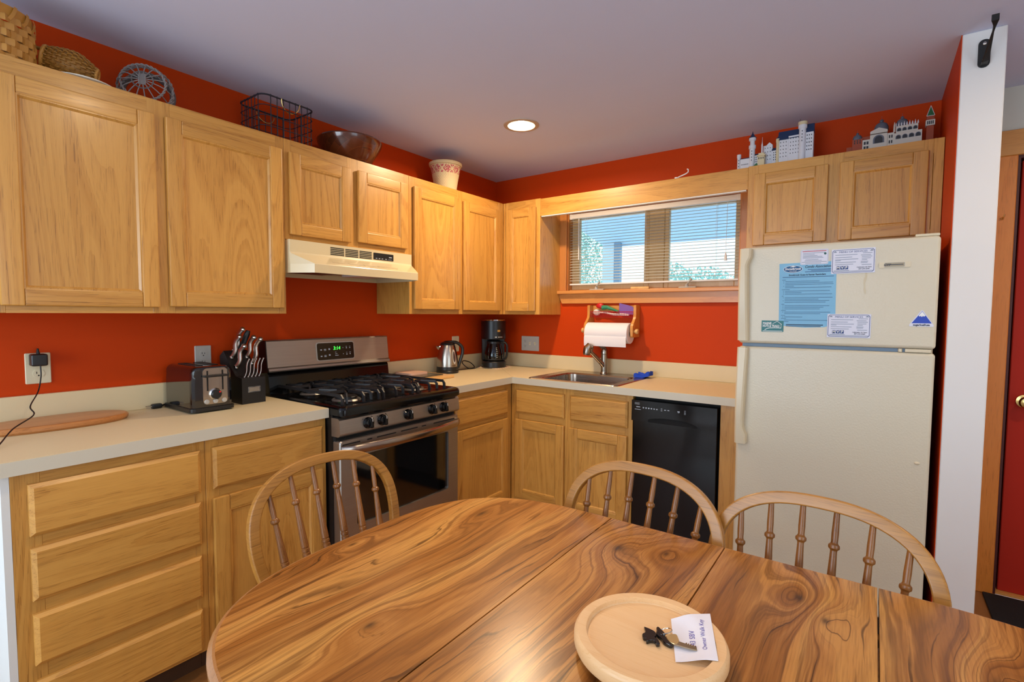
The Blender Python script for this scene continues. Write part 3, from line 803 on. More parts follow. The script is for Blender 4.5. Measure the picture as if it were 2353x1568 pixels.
# backguard
mb = MB(); mb.rings([[Vector((x, y, z)) for x, z in ((0.03, 0.915), (0.125, 0.915), (0.118, 0.94), (0.108, 1.020), (0.095, 1.036), (0.03, 1.036))] for y in (RY0+0.006, RY1-0.006)])
mb.rings([[Vector((x, y, z)) for x, z in ((0.108, 1.010), (0.116, 1.012), (0.116, 1.018), (0.108, 1.020))] for y in (RY0+0.012, RY1-0.012)])
part('backguard_base', mb, BLACKG, rg)
mb = MB()
sec = [(0.035, 1.034), (0.122, 1.034), (0.124, 1.040), (0.120, 1.050), (0.112, 1.056), (0.098, 1.184), (0.094, 1.189), (0.035, 1.189)]
mb.rings([[Vector((x, y, z)) for x, z in sec] for y in (RY0+0.003, RY1-0.003)])
bg_ = part('backguard_panel', mb, STEELY, rg)
for y in (RY0, RY1-0.003):
    mb = MB(); mb.rings([[Vector((x-0.002, yy, z)) for x, z in sec] for yy in (y, y+0.003)])
    part('end_cap', mb, BLACKS, rg)
def GP(u, v, d):   # on the sloping backguard face
    t_ = (v-1.056)/0.128
    return Vector((0.112-0.014*t_+d, u, v))
mb = MB(); mb.prism(rrect(-1.699, -1.459, 1.069, 1.168, 0.014), GP, -0.002, 0.0025); part('display_bezel', mb, GREYPL, rg)
mb = MB(); mb.prism(rrect(-1.695, -1.464, 1.073, 1.164, 0.011), GP, 0.0, 0.004); dp = part('display', mb, mat('display_glass', '#05070c', 0.08), rg)
mb = text_mesh('3:14', 0.026, lambda u, v: GP(-1.575+u, 1.133+v, 0.0045), shear=0.12, bold=0.0004); part('clock_digits', mb, GREENLED, rg)
mb = MB()
for (u, v, w_, h_) in [(-1.672, 1.128, .010, .006), (-1.648, 1.130, .014, .004), (-1.648, 1.124, .014, .002), (-1.622, 1.130, .010, .008), (-1.672, 1.094, .010, .006), (-1.648, 1.098, .014, .002), (-1.648, 1.092, .014, .004), (-1.622, 1.098, .010, .008),
                     (-1.535, 1.134, .004, .004), (-1.512, 1.132, .007, .006), (-1.512, 1.140, .009, .002), (-1.490, 1.132, .006, .005), (-1.490, 1.140, .008, .002), (-1.535, 1.100, .004, .004), (-1.512, 1.097, .007, .006), (-1.512, 1.107, .009, .002), (-1.490, 1.098, .006, .005), (-1.490, 1.107, .009, .003),
                     (-1.583, 1.112, .008, .002), (-1.580, 1.103, .014, .002), (-1.577, 1.094, .022, .003)]:
    mb.prism([(u-w_/2, v-h_/2), (u+w_/2, v-h_/2), (u+w_/2, v+h_/2), (u-w_/2, v+h_/2)], GP, 0.0040, 0.0044)
part('key_markings', mb, MARKS, rg, kind='stuff')
# front control panel
mb = MB(); mb.rings([[Vector((x, y, z)) for x, z in ((0.625, 0.795), (0.672, 0.795), (0.684, 0.803), (0.686, 0.812), (0.680, 0.868), (0.672, 0.876), (0.625, 0.876))] for y in (RY0+0.001, RY1-0.001)])
part('control_panel', mb, STEELY, rg, ang=25)
for y in (-1.822, -1.742, -1.584, -1.420, -1.337):
    MK = Matrix.Translation((0.683, y, 0.836)) @ Matrix.Rotation(math.radians(84), 4, 'Y')
    mb = MB(); mb.lathe([(0.026, 0), (0.026, 0.004), (0.021, 0.010), (0.020, 0.020), (0.012, 0.024)], MK, 24)
    mb.box(-0.0235, 0.0235, -0.008, 0.008, 0.006, 0.036, 0.006, 3, M=MK)
    kb = part('burner_knob', mb, BLACKG, rg)
    mb = MB(); mb.box(-0.019, -0.006, -0.0012, 0.0012, 0.0358, 0.0364, M=MK); part('knob_pointer', mb, WHITEP, kb)
    mb = MB()
    for (dy, dz) in ((-0.026, 0.020), (0.022, 0.026), (0.026, 0.022)): mb.box(0.6805, 0.6822, y+dy-0.002, y+dy+0.002, 0.836+dz-0.0015, 0.836+dz+0.0015)
    part('dial_marking', mb, BLACKS, rg, kind='stuff')
# dark gap, oven door
mb = MB(); mb.box(0.63, 0.650, RY0+0.004, RY1-0.004, 0.775, 0.796); part('panel_gap', mb, DARKGAP, rg)
mb = MB()
WY0, WY1, WZ_0, WZ_1 = -1.882, -1.292, 0.385, 0.697
OZ0, OZ1 = 0.195, 0.778
od = MB()
fn = LW
def ring2(r0, r1, d): return None
outer = rrect(RY0+0.004, RY1-0.004, OZ0, OZ1, 0.012, 4); inner = rrect(WY0, WY1, WZ_0, WZ_1, 0.012, 4)
od.rings([[fn(u, v, 0.632) for u, v in outer], [fn(u, v, 0.674) for u, v in outer],
          [fn(u*1+(0.004 if u < -1.59 else -0.004), v+(0.004 if v < 0.5 else -0.004), 0.680) for u, v in outer],
          [fn(u, v, 0.680) for u, v in inner], [fn(u, v, 0.670) for u, v in inner], [fn(u, v, 0.632) for u, v in inner]], cap=False)
odp = part('oven_door', od, STEELY, rg)
mb = MB(); mb.prism(rrect(WY0-0.004, WY1+0.004, WZ_0-0.004, WZ_1+0.004, 0.012), LW, 0.650, 0.669); part('oven_window', mb, mat('oven_window_glass', '#060607', 0.05, spec=0.8, coat=0.5), odp)
mb = MB()
for a, b in ((-1.955, -1.862), (-1.825, -1.796), (-1.770, -1.655), (-1.625, -1.515), (-1.488, -1.458), (-1.405, -1.245)):
    mb.prism(rrect(a, b, 0.757, 0.7625, 0.0025, 2), LW, 0.6795, 0.6806)
part('vent_slot', mb, DARKGAP, odp)
mb = MB()
pts = []; 
for i in range(25):
    t_ = i/24; y = -1.962 + t_*(0.744); s_ = math.sin(PI*t_)
    pts.append((0.684+0.058*s_**0.55, y, 0.738))
pr_ = [(0.020*math.cos(a)*1.0, 0.010*math.sin(a)) for a in [2*PI*k/12 for k in range(12)]]
mb.tube(pts, 0, prof=pr_, upv=(0, 0, 1)); part('oven_handle', mb, brushed('polished_range_handle', '#a89a90', 'y', 0.2), odp)
mb = MB(); mb.box(0.632, 0.680, RY0+0.004, RY1-0.004, 0.045, 0.188, 0.006); part('storage_drawer', mb, STEELY, rg)
# burners and grates
for (x, y, r) in ((0.215, -1.80, 0.040), (0.50, -1.80, 0.050), (0.36, -1.59, 0.045), (0.215, -1.38, 0.036), (0.50, -1.38, 0.046)):
    mb = MB(); mb.lathe([(r+0.018, 0.9195), (r+0.012, 0.926), (r*0.8, 0.928), (r*0.8, 0.9285)], Matrix.Translation((x, y, 0)), 24); bb = part('burner', mb, mat('burner_aluminium', '#8d8a86', 0.4, 0.8), rg)
    mb = MB(); mb.lathe([(r, 0.9285), (r, 0.935), (r*0.92, 0.938), (0, 0.9395)], Matrix.Translation((x, y, 0)), 24); part('burner_cap', mb, BLACKM, bb)
    mb = MB(); mb.lathe([(r+0.055, 0.9202), (r+0.045, 0.9225), (r+0.03, 0.9212), (r+0.02, 0.9202)], Matrix.Translation((x, y, 0)), 28, cap=False); part('burner_well', mb, BLACKG, bb)
def finger(mb, a, b, foot_a=False, foot_b=False, z=0.962):
    w2 = 0.0052
    a = Vector(a); b = Vector(b)
    pts = [Vector((a.x, a.y, z)), Vector((b.x, b.y, z))]
    dv = (pts[1]-pts[0]).normalized()
    P_ = []
    if foot_a: P_ += [Vector((a.x, a.y, 0.9225))-dv*0.004, Vector((a.x, a.y, z-0.012))-dv*0.002, pts[0]+dv*0.008]
    else: P_ += [pts[0]]
    if foot_b: P_ += [pts[1]-dv*0.008, Vector((b.x, b.y, z-0.012))+dv*0.002, Vector((b.x, b.y, 0.9225))+dv*0.004]
    else: P_ += [pts[1]]
    side = Vector((-dv.y, dv.x, 0))
    mb.tube(P_, 0, prof=[(-w2, -0.0065), (w2, -0.0065), (w2*0.7, 0.0065), (-w2*0.7, 0.0065)], upv=side)
def grate(y0, y1, burners):
    mb = MB()
    xa, xb = 0.105, 0.625
    ym = (y0+y1)/2
    # outer fingers along x at both sides with feet, cross rails
    for y in (y0+0.012, y1-0.012):
        finger(mb, (xa, y, 0), (xb, y, 0), True, True)
    finger(mb, (0.36, y0+0.012, 0), (0.36, y1-0.012, 0))
    for (bx, by) in burners:
        for sx_ in (-1, 1):
            finger(mb, (bx+sx_*0.018, by, 0), (max(xa, min(xb, bx+sx_*0.125)), by, 0), False, abs(bx+sx_*0.125-0.36) > 0.03)
        for sy_ in (-1, 1):
            ye = y0+0.012 if sy_ < 0 else y1-0.012
            finger(mb, (bx, by+sy_*0.018, 0), (bx, ye, 0), False, False)
        for sx_ in (-1, 1):
            for sy_ in (-1, 1):
                ye = y0+0.012 if sy_ < 0 else y1-0.012
                xe = max(xa+0.01, min(xb-0.01, bx+sx_*0.105))
                finger(mb, (bx+sx_*0.030, by+sy_*0.030, 0), (xe, by+(ye-by)*0.66, 0), False, abs(xe-0.36) > 0.06)
    return mb
for y0, y1, b in ((-1.925, -1.700, [(0.215, -1.80), (0.50, -1.80)]), (-1.697, -1.484, [(0.24, -1.59), (0.48, -1.59)]), (-1.481, -1.256, [(0.215, -1.38), (0.50, -1.38)])):
    part('grate', grate(y0, y1, b), IRON, rg)

# ------------------------------------------------------------------ dishwasher
dw = thing('dishwasher', 'glossy black built-in dishwasher right of the sink cabinet', 'dishwasher', (1.665, -0.3, 0.0))
mb = MB(); mb.box(1.434, 1.893, -0.560, -0.03, 0.0, 0.870); part('body', mb, DARKGAP, dw)
mb = MB(); mb.box(1.436, 1.885, -0.600, -0.56, 0.115, 0.752, 0.004); part('door_panel', mb, BLACKG, dw)
mb = MB()
# control panel with a scooped pull underneath
PX0, PX1, PZ0, PZ1 = 1.434, 1.887, 0.742, 0.856
n = 26
bot = []
for i in range(n+1):
    x = PX0 + (PX1-PX0)*i/n
    u = (x-1.655)/0.140
    z = PZ0 + (0.030*(1-u*u)**0.5 if abs(u) < 1 else 0)
    bot.append((x, z))
poly = bot + [(PX1, PZ1), (PX0, PZ1)]
mb.prism(poly, BW, 0.565, 0.618)
part('control_panel', mb, BLACKG, dw)
mb = MB(); mb.box(1.52, 1.79, -0.6005, -0.585, 0.735, 0.775, 0.004); part('pull_recess', mb, DARKGAP, dw)
mb = MB()
P_ = lambda u, v, w_, h_: mb.box(u-w_/2, u+w_/2, -0.6186, -0.618, v-h_/2, v+h_/2)
P_(1.466, 0.842, .028, .0018); P_(1.466, 0.835, .028, .0022); P_(1.472, 0.820, .022, .004); P_(1.470, 0.806, .034, .0025)
for i in range(6): P_(1.502+i*0.0150, 0.8195-i*0.0004, .008, .0045); P_(1.502+i*0.0150, 0.8150, .006, .002)
for i in range(3): P_(1.603, 0.8235-i*0.006, .009, .0018)
P_(1.622, 0.818, .010, .004); P_(1.640, 0.818, .010, .004); P_(1.694, 0.818, .012, .005); P_(1.694, 0.8125, .008, .0018)
for i in range(4): P_(1.727, 0.8255-i*0.006, .008, .0018)
part('panel_markings', mb, MARKS, dw, kind='stuff')
mb = MB(); mb.box(1.436, 1.888, -0.54, -0.50, 0.005, 0.105); part('toe_panel', mb, BLACKS, dw)

# ------------------------------------------------------------------ refrigerator
fr = thing('refrigerator', 'pebbled almond top-freezer refrigerator at the right end of the counter', 'refrigerator', (2.35, -0.4, 0.0))
FX0, FX1 = 2.003, 2.708
mb = MB(); mb.box(FX0+0.004, FX1-0.004, -0.685, -0.04, 0.03, 1.632, 0.004)
for x in (2.06, 2.65): mb.box(x-0.02, x+0.02, -0.66, -0.62, 0.0, 0.031)
part('body', mb, FRIDGEPL, fr)
mb = MB(); mb.box(FX0, FX1, -0.750, -0.690, 1.201, 1.637, 0.014, 4); fd = part('freezer_door', mb, FRIDGE, fr)
mb = MB(); mb.box(FX0, FX1, -0.750, -0.690, 0.085, 1.186, 0.014, 4); ld = part('fridge_door', mb, FRIDGE, fr)
mb = MB(); mb.box(FX0+0.015, FX1-0.012, -0.735, -0.686, 1.1865, 1.2005); part('gasket', mb, GASKET, fr)
mb = MB(); mb.box(2.615, 2.695, -0.748, -0.70, 1.1868, 1.2002, 0.002); mb.lathe([(0.007, 1.187), (0.007, 1.2)], Matrix.Translation((2.600, -0.738, 0)), 12); part('hinge', mb, FRIDGEPL, fr)
mb = MB(); mb.box(2.63, 2.705, -0.74, -0.65, 1.637, 1.648, 0.004); part('hinge_cover', mb, FRIDGEPL, fr)
mb = MB(); mb.box(FX0+0.01, FX1-0.01, -0.72, -0.69, 0.005, 0.08); part('base_grille', mb, BLACKS, fr)
def fhandle(z0, z1, flip):
    """long handle: deep at the split end, tapering away from it"""
    mb = MB()
    rings = []
    n = 22
    for i in range(n+1):
        t_ = i/n
        z = z0+(z1-z0)*t_
        k = t_ if flip else 1-t_          # 0 at the far end, 1 at the split between the doors
        k2 = (1-k)
        d = 0.020 + 0.034*min(1, k2*1.0+0.0)**0.0 * (0.55+0.45*math.sin(PI*min(1, 0.12+k*0.9)))
        wd = 0.048 if k2 > 0.86 else (0.044 - 0.012*max(0, min(1, (k2-0.0)*1.1)) if flip or True else 0.04)
        if k2 > 0.86: wd = 0.038 + 0.010*min(1, (k2-0.86)/0.05)
        x0 = FX0+0.002; x1 = x0+wd; y0 = -0.748; y1 = -0.750-d
        rings.append([Vector(p) for p in ((x0, y0, z), (x0+0.001, y1+0.008, z), (x0+0.008, y1, z), (x1-0.008, y1, z), (x1-0.001, y1+0.008, z), (x1, y0, z))])
    mb.rings(rings)
    return mb
part('door_handle', fhandle(1.214, 1.628, False), FRIDGEPL, fd)
part('door_handle', fhandle(0.740, 1.182, True), FRIDGEPL, ld)
FY = -0.7502
FF = lambda u, v, d=0.0: Vector((u, FY-d, v))
mb = MB(); mb.prism(rrect(2.520, 2.620, 1.521, 1.543, 0.003), lambda u, v, d: FF(u, v, d), -0.001, 0.003); nb = part('name_badge', mb, FRIDGEPL, fd)
mb = MB(); mb.prism(rrect(2.537, 2.602, 1.523, 1.541, 0.003), lambda u, v, d: FF(u, v, d), 0.003, 0.0040); part('badge_plate', mb, GREYPL, nb)
mb = MB(); mb.prism(rrect(2.539, 2.600, 1.5248, 1.5392, 0.002), lambda u, v, d: FF(u, v, d), 0.0040, 0.0042)
part('badge_field', mb, mat('badge_tan', '#a59a80', 0.4), nb)
mb = text_mesh('GW', 0.012, lambda u, v: FF(2.5455+u, 1.532+v, 0.0046), shear=0.25, bold=0.0004)
mb.box(2.556, 2.597, FY-0.0046, FY-0.0043, 1.531, 1.5335); part('badge_lettering', mb, INK, nb)
mb = MB(); mb.sphere((2.669, -0.751, 0.752), (0.009, 0.005, 0.006)); part('door_plug', mb, FRIDGEPL, ld)
mb = MB()
sl = [(1.508, .004, 0), (1.49, .0035, .001), (1.475, .0045, -.002), (1.462, .003, -.004), (1.448, .0025, -.003), (1.436, .004, -.002), (1.424, .0035, 0), (1.416, .001, .001)]
mb.prism([(2.478+o_-w_, z) for z, w_, o_ in sl]+[(2.478+o_+w_, z) for z, w_, o_ in reversed(sl)], lambda u, v, d: FF(u, v, d), 0.0, 0.0003)
part('drip_stain', mb, mat('tea_stain', '#cdbf9f', 0.36), fd, kind='stuff')

# ---- papers and magnets on the freezer door
def flat(name, label, cat, poly, m, d0, d1, loc):
    t = thing(name, label, cat, loc)
    mb = MB(); mb.prism(poly, lambda u, v, d: FF(u, v, d), d0, d1)
    p = part('sheet', mb, m, t)
    return t, p
def lines(t, rows, m, d, nm='printed_text', pr=None):
    mb = MB()
    for u0, u1, v, h_ in rows:
        a = FF(u0, v-h_/2, d); b = FF(u1, v-h_/2, d); c = FF(u1, v+h_/2, d); e = FF(u0, v+h_/2, d)
        mb.quad(a, b, c, e)
    return part(nm, mb, m, t, kind='stuff', smooth=False)
def txt(t, body, size, u, v, m, d, align='CENTER', shear=0.0, sx=1.0, bold=0.0, nm='lettering', rot=0.0):
    c_, s_ = math.cos(rot), math.sin(rot)
    mb = text_mesh(body, size, lambda a, b: FF(u+a*c_-b*s_, v+a*s_+b*c_, d), align, shear, sx, bold)
    return part(nm, mb, m, t, smooth=False)
# sky-blue notice, bottom edge curling
t, p = flat('notice_sheet', 'sky-blue printed notice with an oval emblem stuck on the freezer door', 'notice', [(2.168, 1.286), (2.21, 1.280), (2.27, 1.277), (2.34, 1.280), (2.379, 1.294), (2.376, 1.558), (2.163, 1.556)], BLUEPAPER, 0.0002, 0.0008, (2.27, FY, 1.277))
D_ = 0.0011
mb = MB(); mb.prism([(2.216+0.037*math.cos(a), 1.5305+0.0155*math.sin(a)) for a in [2*PI*k/36 for k in range(36)]], lambda u, v, d: FF(u, v, d), 0.0008, 0.0011); part('emblem_ring', mb, INKW, t)
mb = MB(); mb.prism([(2.216+0.0355*math.cos(a), 1.5305+0.0142*math.sin(a)) for a in [2*PI*k/36 for k in range(36)]], lambda u, v, d: FF(u, v, d), 0.0011, 0.0013); part('emblem', mb, mat('emblem_blue', '#16588c', 0.6), t)
mb = MB(); mb.prism([(2.203, 1.5395), (2.229, 1.5395), (2.216, 1.5445)], lambda u, v, d: FF(u, v, d), 0.0013, 0.0014); part('emblem_roof', mb, INKW, t)
txt(t, 'Snowbrook', 0.0145, 2.2155, 1.5315, INKW, 0.0016, shear=0.2, sx=0.90, bold=0.0003)
txt(t, 'VILLAGE', 0.0062, 2.216, 1.5215, INKW, 0.0016, sx=1.2)
txt(t, 'Condo Association', 0.0150, 2.309, 1.5385, INK, D_, shear=0.3, sx=0.83, bold=0.0003)
lines(t, [(2.272, 2.365, 1.5265, .0022), (2.284, 2.36, 1.5215, .0018), (2.262, 2.368, 1.5165, .0022)], INKB, D_)
txt(t, 'Snowbrook Guest & Renter Reminders', 0.0098, 2.270, 1.5045, INK, D_, sx=0.88, bold=0.0003)
rows = [(2.177, 2.368, 1.4955, .0026)]
def body_(z, specs):
    for i, (a, b) in enumerate(specs):
        rows.append((a, b, z-i*0.0068, 0.0018))
body_(1.484, [(2.176, 2.190), (2.188, 2.317), (2.188, 2.366), (2.188, 2.368), (2.188, 2.222), (2.188, 2.361)])
body_(1.442, [(2.176, 2.206), (2.188, 2.356), (2.188, 2.252), (2.188, 2.364)])
body_(1.4135, [(2.176, 2.183), (2.188, 2.366), (2.188, 2.316), (2.188, 2.355), (2.188, 2.342)])
body_(1.378, [(2.176, 2.187), (2.188, 2.356), (2.188, 2.335), (2.188, 2.322)])
body_(1.3505, [(2.176, 2.194), (2.188, 2.360), (2.188, 2.324)])
body_(1.329, [(2.176, 2.192), (2.188, 2.258), (2.176, 2.196), (2.188, 2.352), (2.188, 2.206)])
body_(1.295, [(2.176, 2.184)])
for z in (1.477, 1.4705, 1.457, 1.435, 1.428, 1.4215, 1.4067, 1.393, 1.371, 1.364, 1.357, 1.3437, 1.322): rows.append((2.181, 2.1835, z, 0.0024))
lines(t, rows, mat('notice_body_ink', '#40648c', 0.7), D_)
lines(t, [(2.196, 2.336, 1.3015-0.013, .0034), (2.196, 2.328, 1.2825, .0026)], INK, D_)
# service menu magnets
def menu(label, u0, v0, u1, v1, d, tilt):
    cx, cy = (u0+u1)/2, (v0+v1)/2
    W_, H_ = u1-u0, v1-v0
    cs, sn = math.cos(tilt), math.sin(tilt)
    R_ = lambda u, v: (cx+(u-0.5)*W_*cs-(v-0.5)*H_*sn, cy+(u-0.5)*W_*sn+(v-0.5)*H_*cs)
    t = thing('magnet_card', label, 'magnet', (cx, FY, v0))
    P = lambda pts, a, b: MB().prism([R_(*q) for q in pts], lambda u, v, d_: FF(u, v, d_), a, b)
    rr = lambda i, r=0.045: [(x, y) for x, y in rrect(i, 1-i, i*W_/H_, 1-i*W_/H_, r, 3)]
    part('sheet', P(rr(0.0, 0.02), d, d+0.0012), CARDP, t)
    ch = lambda i, c: [(i+c, i*W_/H_), (1-i-c, i*W_/H_), (1-i, i*W_/H_+c*W_/H_), (1-i, 1-i*W_/H_-c*W_/H_), (1-i-c, 1-i*W_/H_), (i+c, 1-i*W_/H_), (i, 1-i*W_/H_-c*W_/H_), (i, i*W_/H_+c*W_/H_)]
    mb = MB(); mb.rings([[FF(*R_(*q), d+0.0015) for q in ch(0.022, 0.04)], [FF(*R_(*q), d+0.0015) for q in ch(0.033, 0.036)]], cap=False)
    part('printed_border', mb, INKB, t, smooth=False)
    def tx(body, size, u, v, m, **k):
        x, y = R_(u, v); txt(t, body, size, x, y, m, d+0.0017, rot=tilt, **k)
    tx('MENU OF SERVICES', 0.0105, 0.5, 0.875, INKB, sx=1.06)
    mb = MB()
    def bar(u_0, u_1, v, h_): mb.quad(*[FF(*R_(*q), d+0.0016) for q in ((u_0, v-h_/2), (u_1, v-h_/2), (u_1, v+h_/2), (u_0, v+h_/2))])
    for v, a, b in ((0.76, .09, .60), (0.66, .09, .48), (0.575, .09, .62), (0.53, .09, .22), (0.455, .09, .57), (0.37, .09, .51), (0.80, .72, .93), (0.72, .68, .90), (0.66, .70, .93), (0.59, .70, .90), (0.53, .70, .82), (0.46, .68, .84), (0.41, .68, .83), (0.33, .70, .92), (0.09, .06, .95), (0.125, .06, .42)):
        bar(a, b, v, 0.022)
    for s_ in (0.085, 0.915):
        bar(s_-0.035, s_+0.035, 0.885, 0.03); bar(s_-0.015, s_+0.02, 0.91, 0.03)
    part('printed_text', mb, INKL, t, kind='stuff', smooth=False)
    for i, L in enumerate('MVP'):
        u = 0.165+i*0.095
        part('monogram_tile', P([(u-0.042, 0.17), (u+0.042, 0.17), (u+0.042, 0.31), (u-0.042, 0.31)], d+0.0012, d+0.0016), mat('navy_tile', '#1d3f7c', 0.6), t)
        x, y = R_(u, 0.24); txt(t, L, 0.0145, x, y, INKW, d+0.0019, rot=tilt, bold=0.0003, nm='monogram_letter')
    tx('Celebrating 26 Years', 0.0062, 0.755, 0.235, INK, shear=0.2, sx=0.95, bold=0.00012)
    tx('207-235-2560', 0.0066, 0.755, 0.165, INK, bold=0.00015)
menu('white service-menu magnet overlapping the top right corner of the blue notice', 2.357, 1.504, 2.507, 1.605, 0.0010, 0.006)
menu('white service-menu magnet overlapping the bottom right corner of the blue notice', 2.351, 1.238, 2.502, 1.336, 0.0010, 0.0)
# small white card
t, p = flat('magnet_card', 'small white rounded card with red heading above the blue notice', 'magnet', rrect(2.243, 2.346, 1.547, 1.611, 0.006), CARDP, 0.0010, 0.0018, (2.295, FY, 1.547))
mb = MB(); mb.rings([[FF(u, v, 0.0020) for u, v in rrect(2.245, 2.344, 1.549, 1.609, 0.006)], [FF(u, v, 0.0020) for u, v in rrect(2.2458, 2.3432, 1.5498, 1.6082, 0.0055)]], cap=False); part('printed_border', mb, INKL, t, smooth=False)
lines(t, [(2.250, 2.338, 1.6035, .0032)], INKRED, 0.0021, 'printed_heading')
lines(t, [(2.252, 2.334, 1.5960, .002), (2.252, 2.296, 1.5905, .002), (2.252, 2.306, 1.5850, .002), (2.252, 2.324, 1.5800, .0022), (2.252, 2.328, 1.5750, .002), (2.262, 2.310, 1.5685, .002), (2.259, 2.322, 1.5635, .002), (2.248, 2.340, 1.5580, .0022), (2.262, 2.320, 1.5525, .0016)], INKL, 0.0021)
mb = MB(); mb.prism([(2.334+0.0046*math.cos(a), 1.5915+0.0046*math.sin(a)) for a in [2*PI*k/20 for k in range(20)]], lambda u, v, d: FF(u, v, d), 0.0018, 0.0022); part('round_seal', mb, mat('seal_green', '#1d5a55', 0.5), t)
# teal sticker
t, p = flat('sticker', 'teal sticker with white lettering and hut outline at the lower left of the freezer door', 'sticker', [(2.099, 1.255), (2.187, 1.2555), (2.187, 1.3045), (2.099, 1.3055)], TEAL, 0.0010, 0.0014, (2.143, FY, 1.255))
txt(t, 'MAINE', 0.0150, 2.1035, 1.2925, INKW, 0.0018, align='LEFT', sx=0.8, bold=0.0004)
txt(t, 'HUTS & TRAILS', 0.0135, 2.1035, 1.2808, INKW, 0.0018, align='LEFT', sx=0.74, bold=0.0004)
mb = MB()
def strip(pts, w_, d):
    for (a, b), (c, e) in zip(pts[:-1], pts[1:]):
        l = math.hypot(c-a, e-b); nx, ny = -(e-b)/l*w_/2, (c-a)/l*w_/2
        mb.quad(FF(a-nx, b-ny, d), FF(c-nx, e-ny, d), FF(c+nx, e+ny, d), FF(a+nx, b+ny, d))
strip([(2.143, 1.2905), (2.1615, 1.3025), (2.1800, 1.2885)], 0.0016, 0.0017); strip([(2.1775, 1.2895), (2.1775, 1.2735)], 0.0014, 0.0017)
strip([(2.112, 1.2635), (2.120, 1.2690), (2.132, 1.2725), (2.152, 1.2735), (2.178, 1.2725)], 0.0026, 0.0017); strip([(2.104, 1.2585), (2.183, 1.2590)], 0.0022, 0.0017)
part('hut_outline', mb, INKW, t, smooth=False)
# mountain sticker
t, p = flat('sticker', 'white triangular sticker with a blue snow-capped mountain at the right of the freezer door', 'sticker', [(2.624, 1.2895), (2.698, 1.2885), (2.698, 1.295), (2.664, 1.3515), (2.659, 1.3515), (2.624, 1.296)], CARDP, 0.0004, 0.0010, (2.66, FY, 1.288))
mb = MB(); mb.prism([(2.631, 1.3015), (2.692, 1.3015), (2.662, 1.3490)], lambda u, v, d: FF(u, v, d), 0.0010, 0.0013); part('mountain', mb, ROYAL, t)
mb = MB(); mb.prism([(2.6515, 1.3310), (2.6555, 1.3275), (2.6580, 1.3305), (2.6615, 1.3260), (2.6650, 1.3305), (2.6675, 1.3275), (2.6725, 1.3310), (2.6620, 1.3470)], lambda u, v, d: FF(u, v, d), 0.0013, 0.0016); part('snow_cap', mb, INKW, t)
txt(t, 'sugarloaf/usa', 0.0098, 2.661, 1.2950, INK, 0.0014, sx=1.0, bold=0.0004)
# ------------------------------------------------------------------ sink, faucet, sponge
sk = thing('kitchen_sink', 'stainless drop-in sink with one basin set in the corner countertop', 'sink', (1.03, -0.34, ZC))
def rr3(x0, x1, y0, y1, r, z): return [Vector((x, y, z)) for x, y in rrect(x0, x1, y0, y1, r, 6)]
mb = MB()
z0 = ZC+0.0006
mb.rings([rr3(0.722, 1.340, -0.607, -0.058, 0.03, z0), rr3(0.726, 1.336, -0.603, -0.062, 0.028, z0+0.0045), rr3(0.738, 1.324, -0.592, -0.074, 0.024, z0+0.0035),
          rr3(0.788, 1.282, -0.572, -0.168, 0.055, z0+0.003), rr3(0.796, 1.274, -0.562, -0.178, 0.055, z0-0.006), rr3(0.806, 1.264, -0.552, -0.188, 0.055, ZC-0.13), rr3(0.826, 1.244, -0.532, -0.208, 0.05, ZC-0.152),
          rr3(1.00, 1.07, -0.40, -0.33, 0.034, ZC-0.158)], cap=False)
part('rim_and_basin', mb, STEELX, sk)
mb = MB(); mb.lathe([(0.045, ZC-0.156), (0.040, ZC-0.153), (0.032, ZC-0.157), (0.0, ZC-0.160)], Matrix.Translation((1.035, -0.365, 0)), 20); part('drain', mb, GREYPL, sk)
ZR = z0+0.0034
fa = thing('kitchen_faucet', 'brushed nickel pull-out faucet standing on the back ledge of the sink', 'faucet', (1.018, -0.10, ZR))
mb = MB(); mb.lathe([(0.028, ZR), (0.028, ZR+0.004), (0.0235, ZR+0.010), (0.0225, ZR+0.020), (0.0225, 1.052), (0.0228, 1.054)], Matrix.Translation((1.018, -0.10, 0)), 28); part('body', mb, NICKEL, fa)
mb = MB(); mb.lathe([(0.0235, 1.056), (0.0238, 1.066), (0.0225, 1.080), (0.018, 1.094), (0.010, 1.103), (0.0, 1.106)], Matrix.Translation((1.018, -0.10, 0)), 28)
mb.tube([(1.018, -0.10, 1.088), (1.004, -0.104, 1.102), (0.985, -0.112, 1.113), (0.962, -0.124, 1.122), (0.948, -0.132, 1.127)], [0.018, 0.013, 0.0085, 0.0062, 0.0052], 12)
part('lever_handle', mb, NICKEL, fa)
mb = MB(); mb.sphere((0.948, -0.132, 1.127), 0.0062); part('lever_tip', mb, BLACKS, fa)
mb = MB(); mb.tube([(1.020, -0.10, 0.966), (1.010, -0.125, 0.995), (0.985, -0.160, 1.035), (0.962, -0.192, 1.072)], [0.0175, 0.0165, 0.0145, 0.014], 16); part('spout', mb, NICKEL, fa)
mb = MB(); mb.tube([(0.966, -0.186, 1.088), (0.962, -0.194, 1.106), (0.954, -0.204, 1.112), (0.946, -0.210, 1.098), (0.943, -0.214, 1.070), (0.942, -0.216, 1.052)], [0.013, 0.022, 0.0245, 0.0265, 0.0265, 0.022], 18)
mb.tube([(0.962, -0.192, 1.070), (0.960, -0.196, 1.095)], [0.014, 0.017], 14)
part('spray_head', mb, NICKEL, fa)
sp = thing('blue_sponge', 'crumpled bright blue sponge cloth on the right back corner of the sink', 'sponge', (1.305, -0.13, ZR))
mb = MB()
nx, ny = 10, 8
def spz(i, j, top):
    return ZR+0.001+(0.020+0.006*math.sin(i*0.9+j)+0.004*math.cos(j*1.7)+0.016*max(0, (i-7)/3)) * (1 if top else 0) + (0.012*max(0, (i-6)/4) if not top else 0)
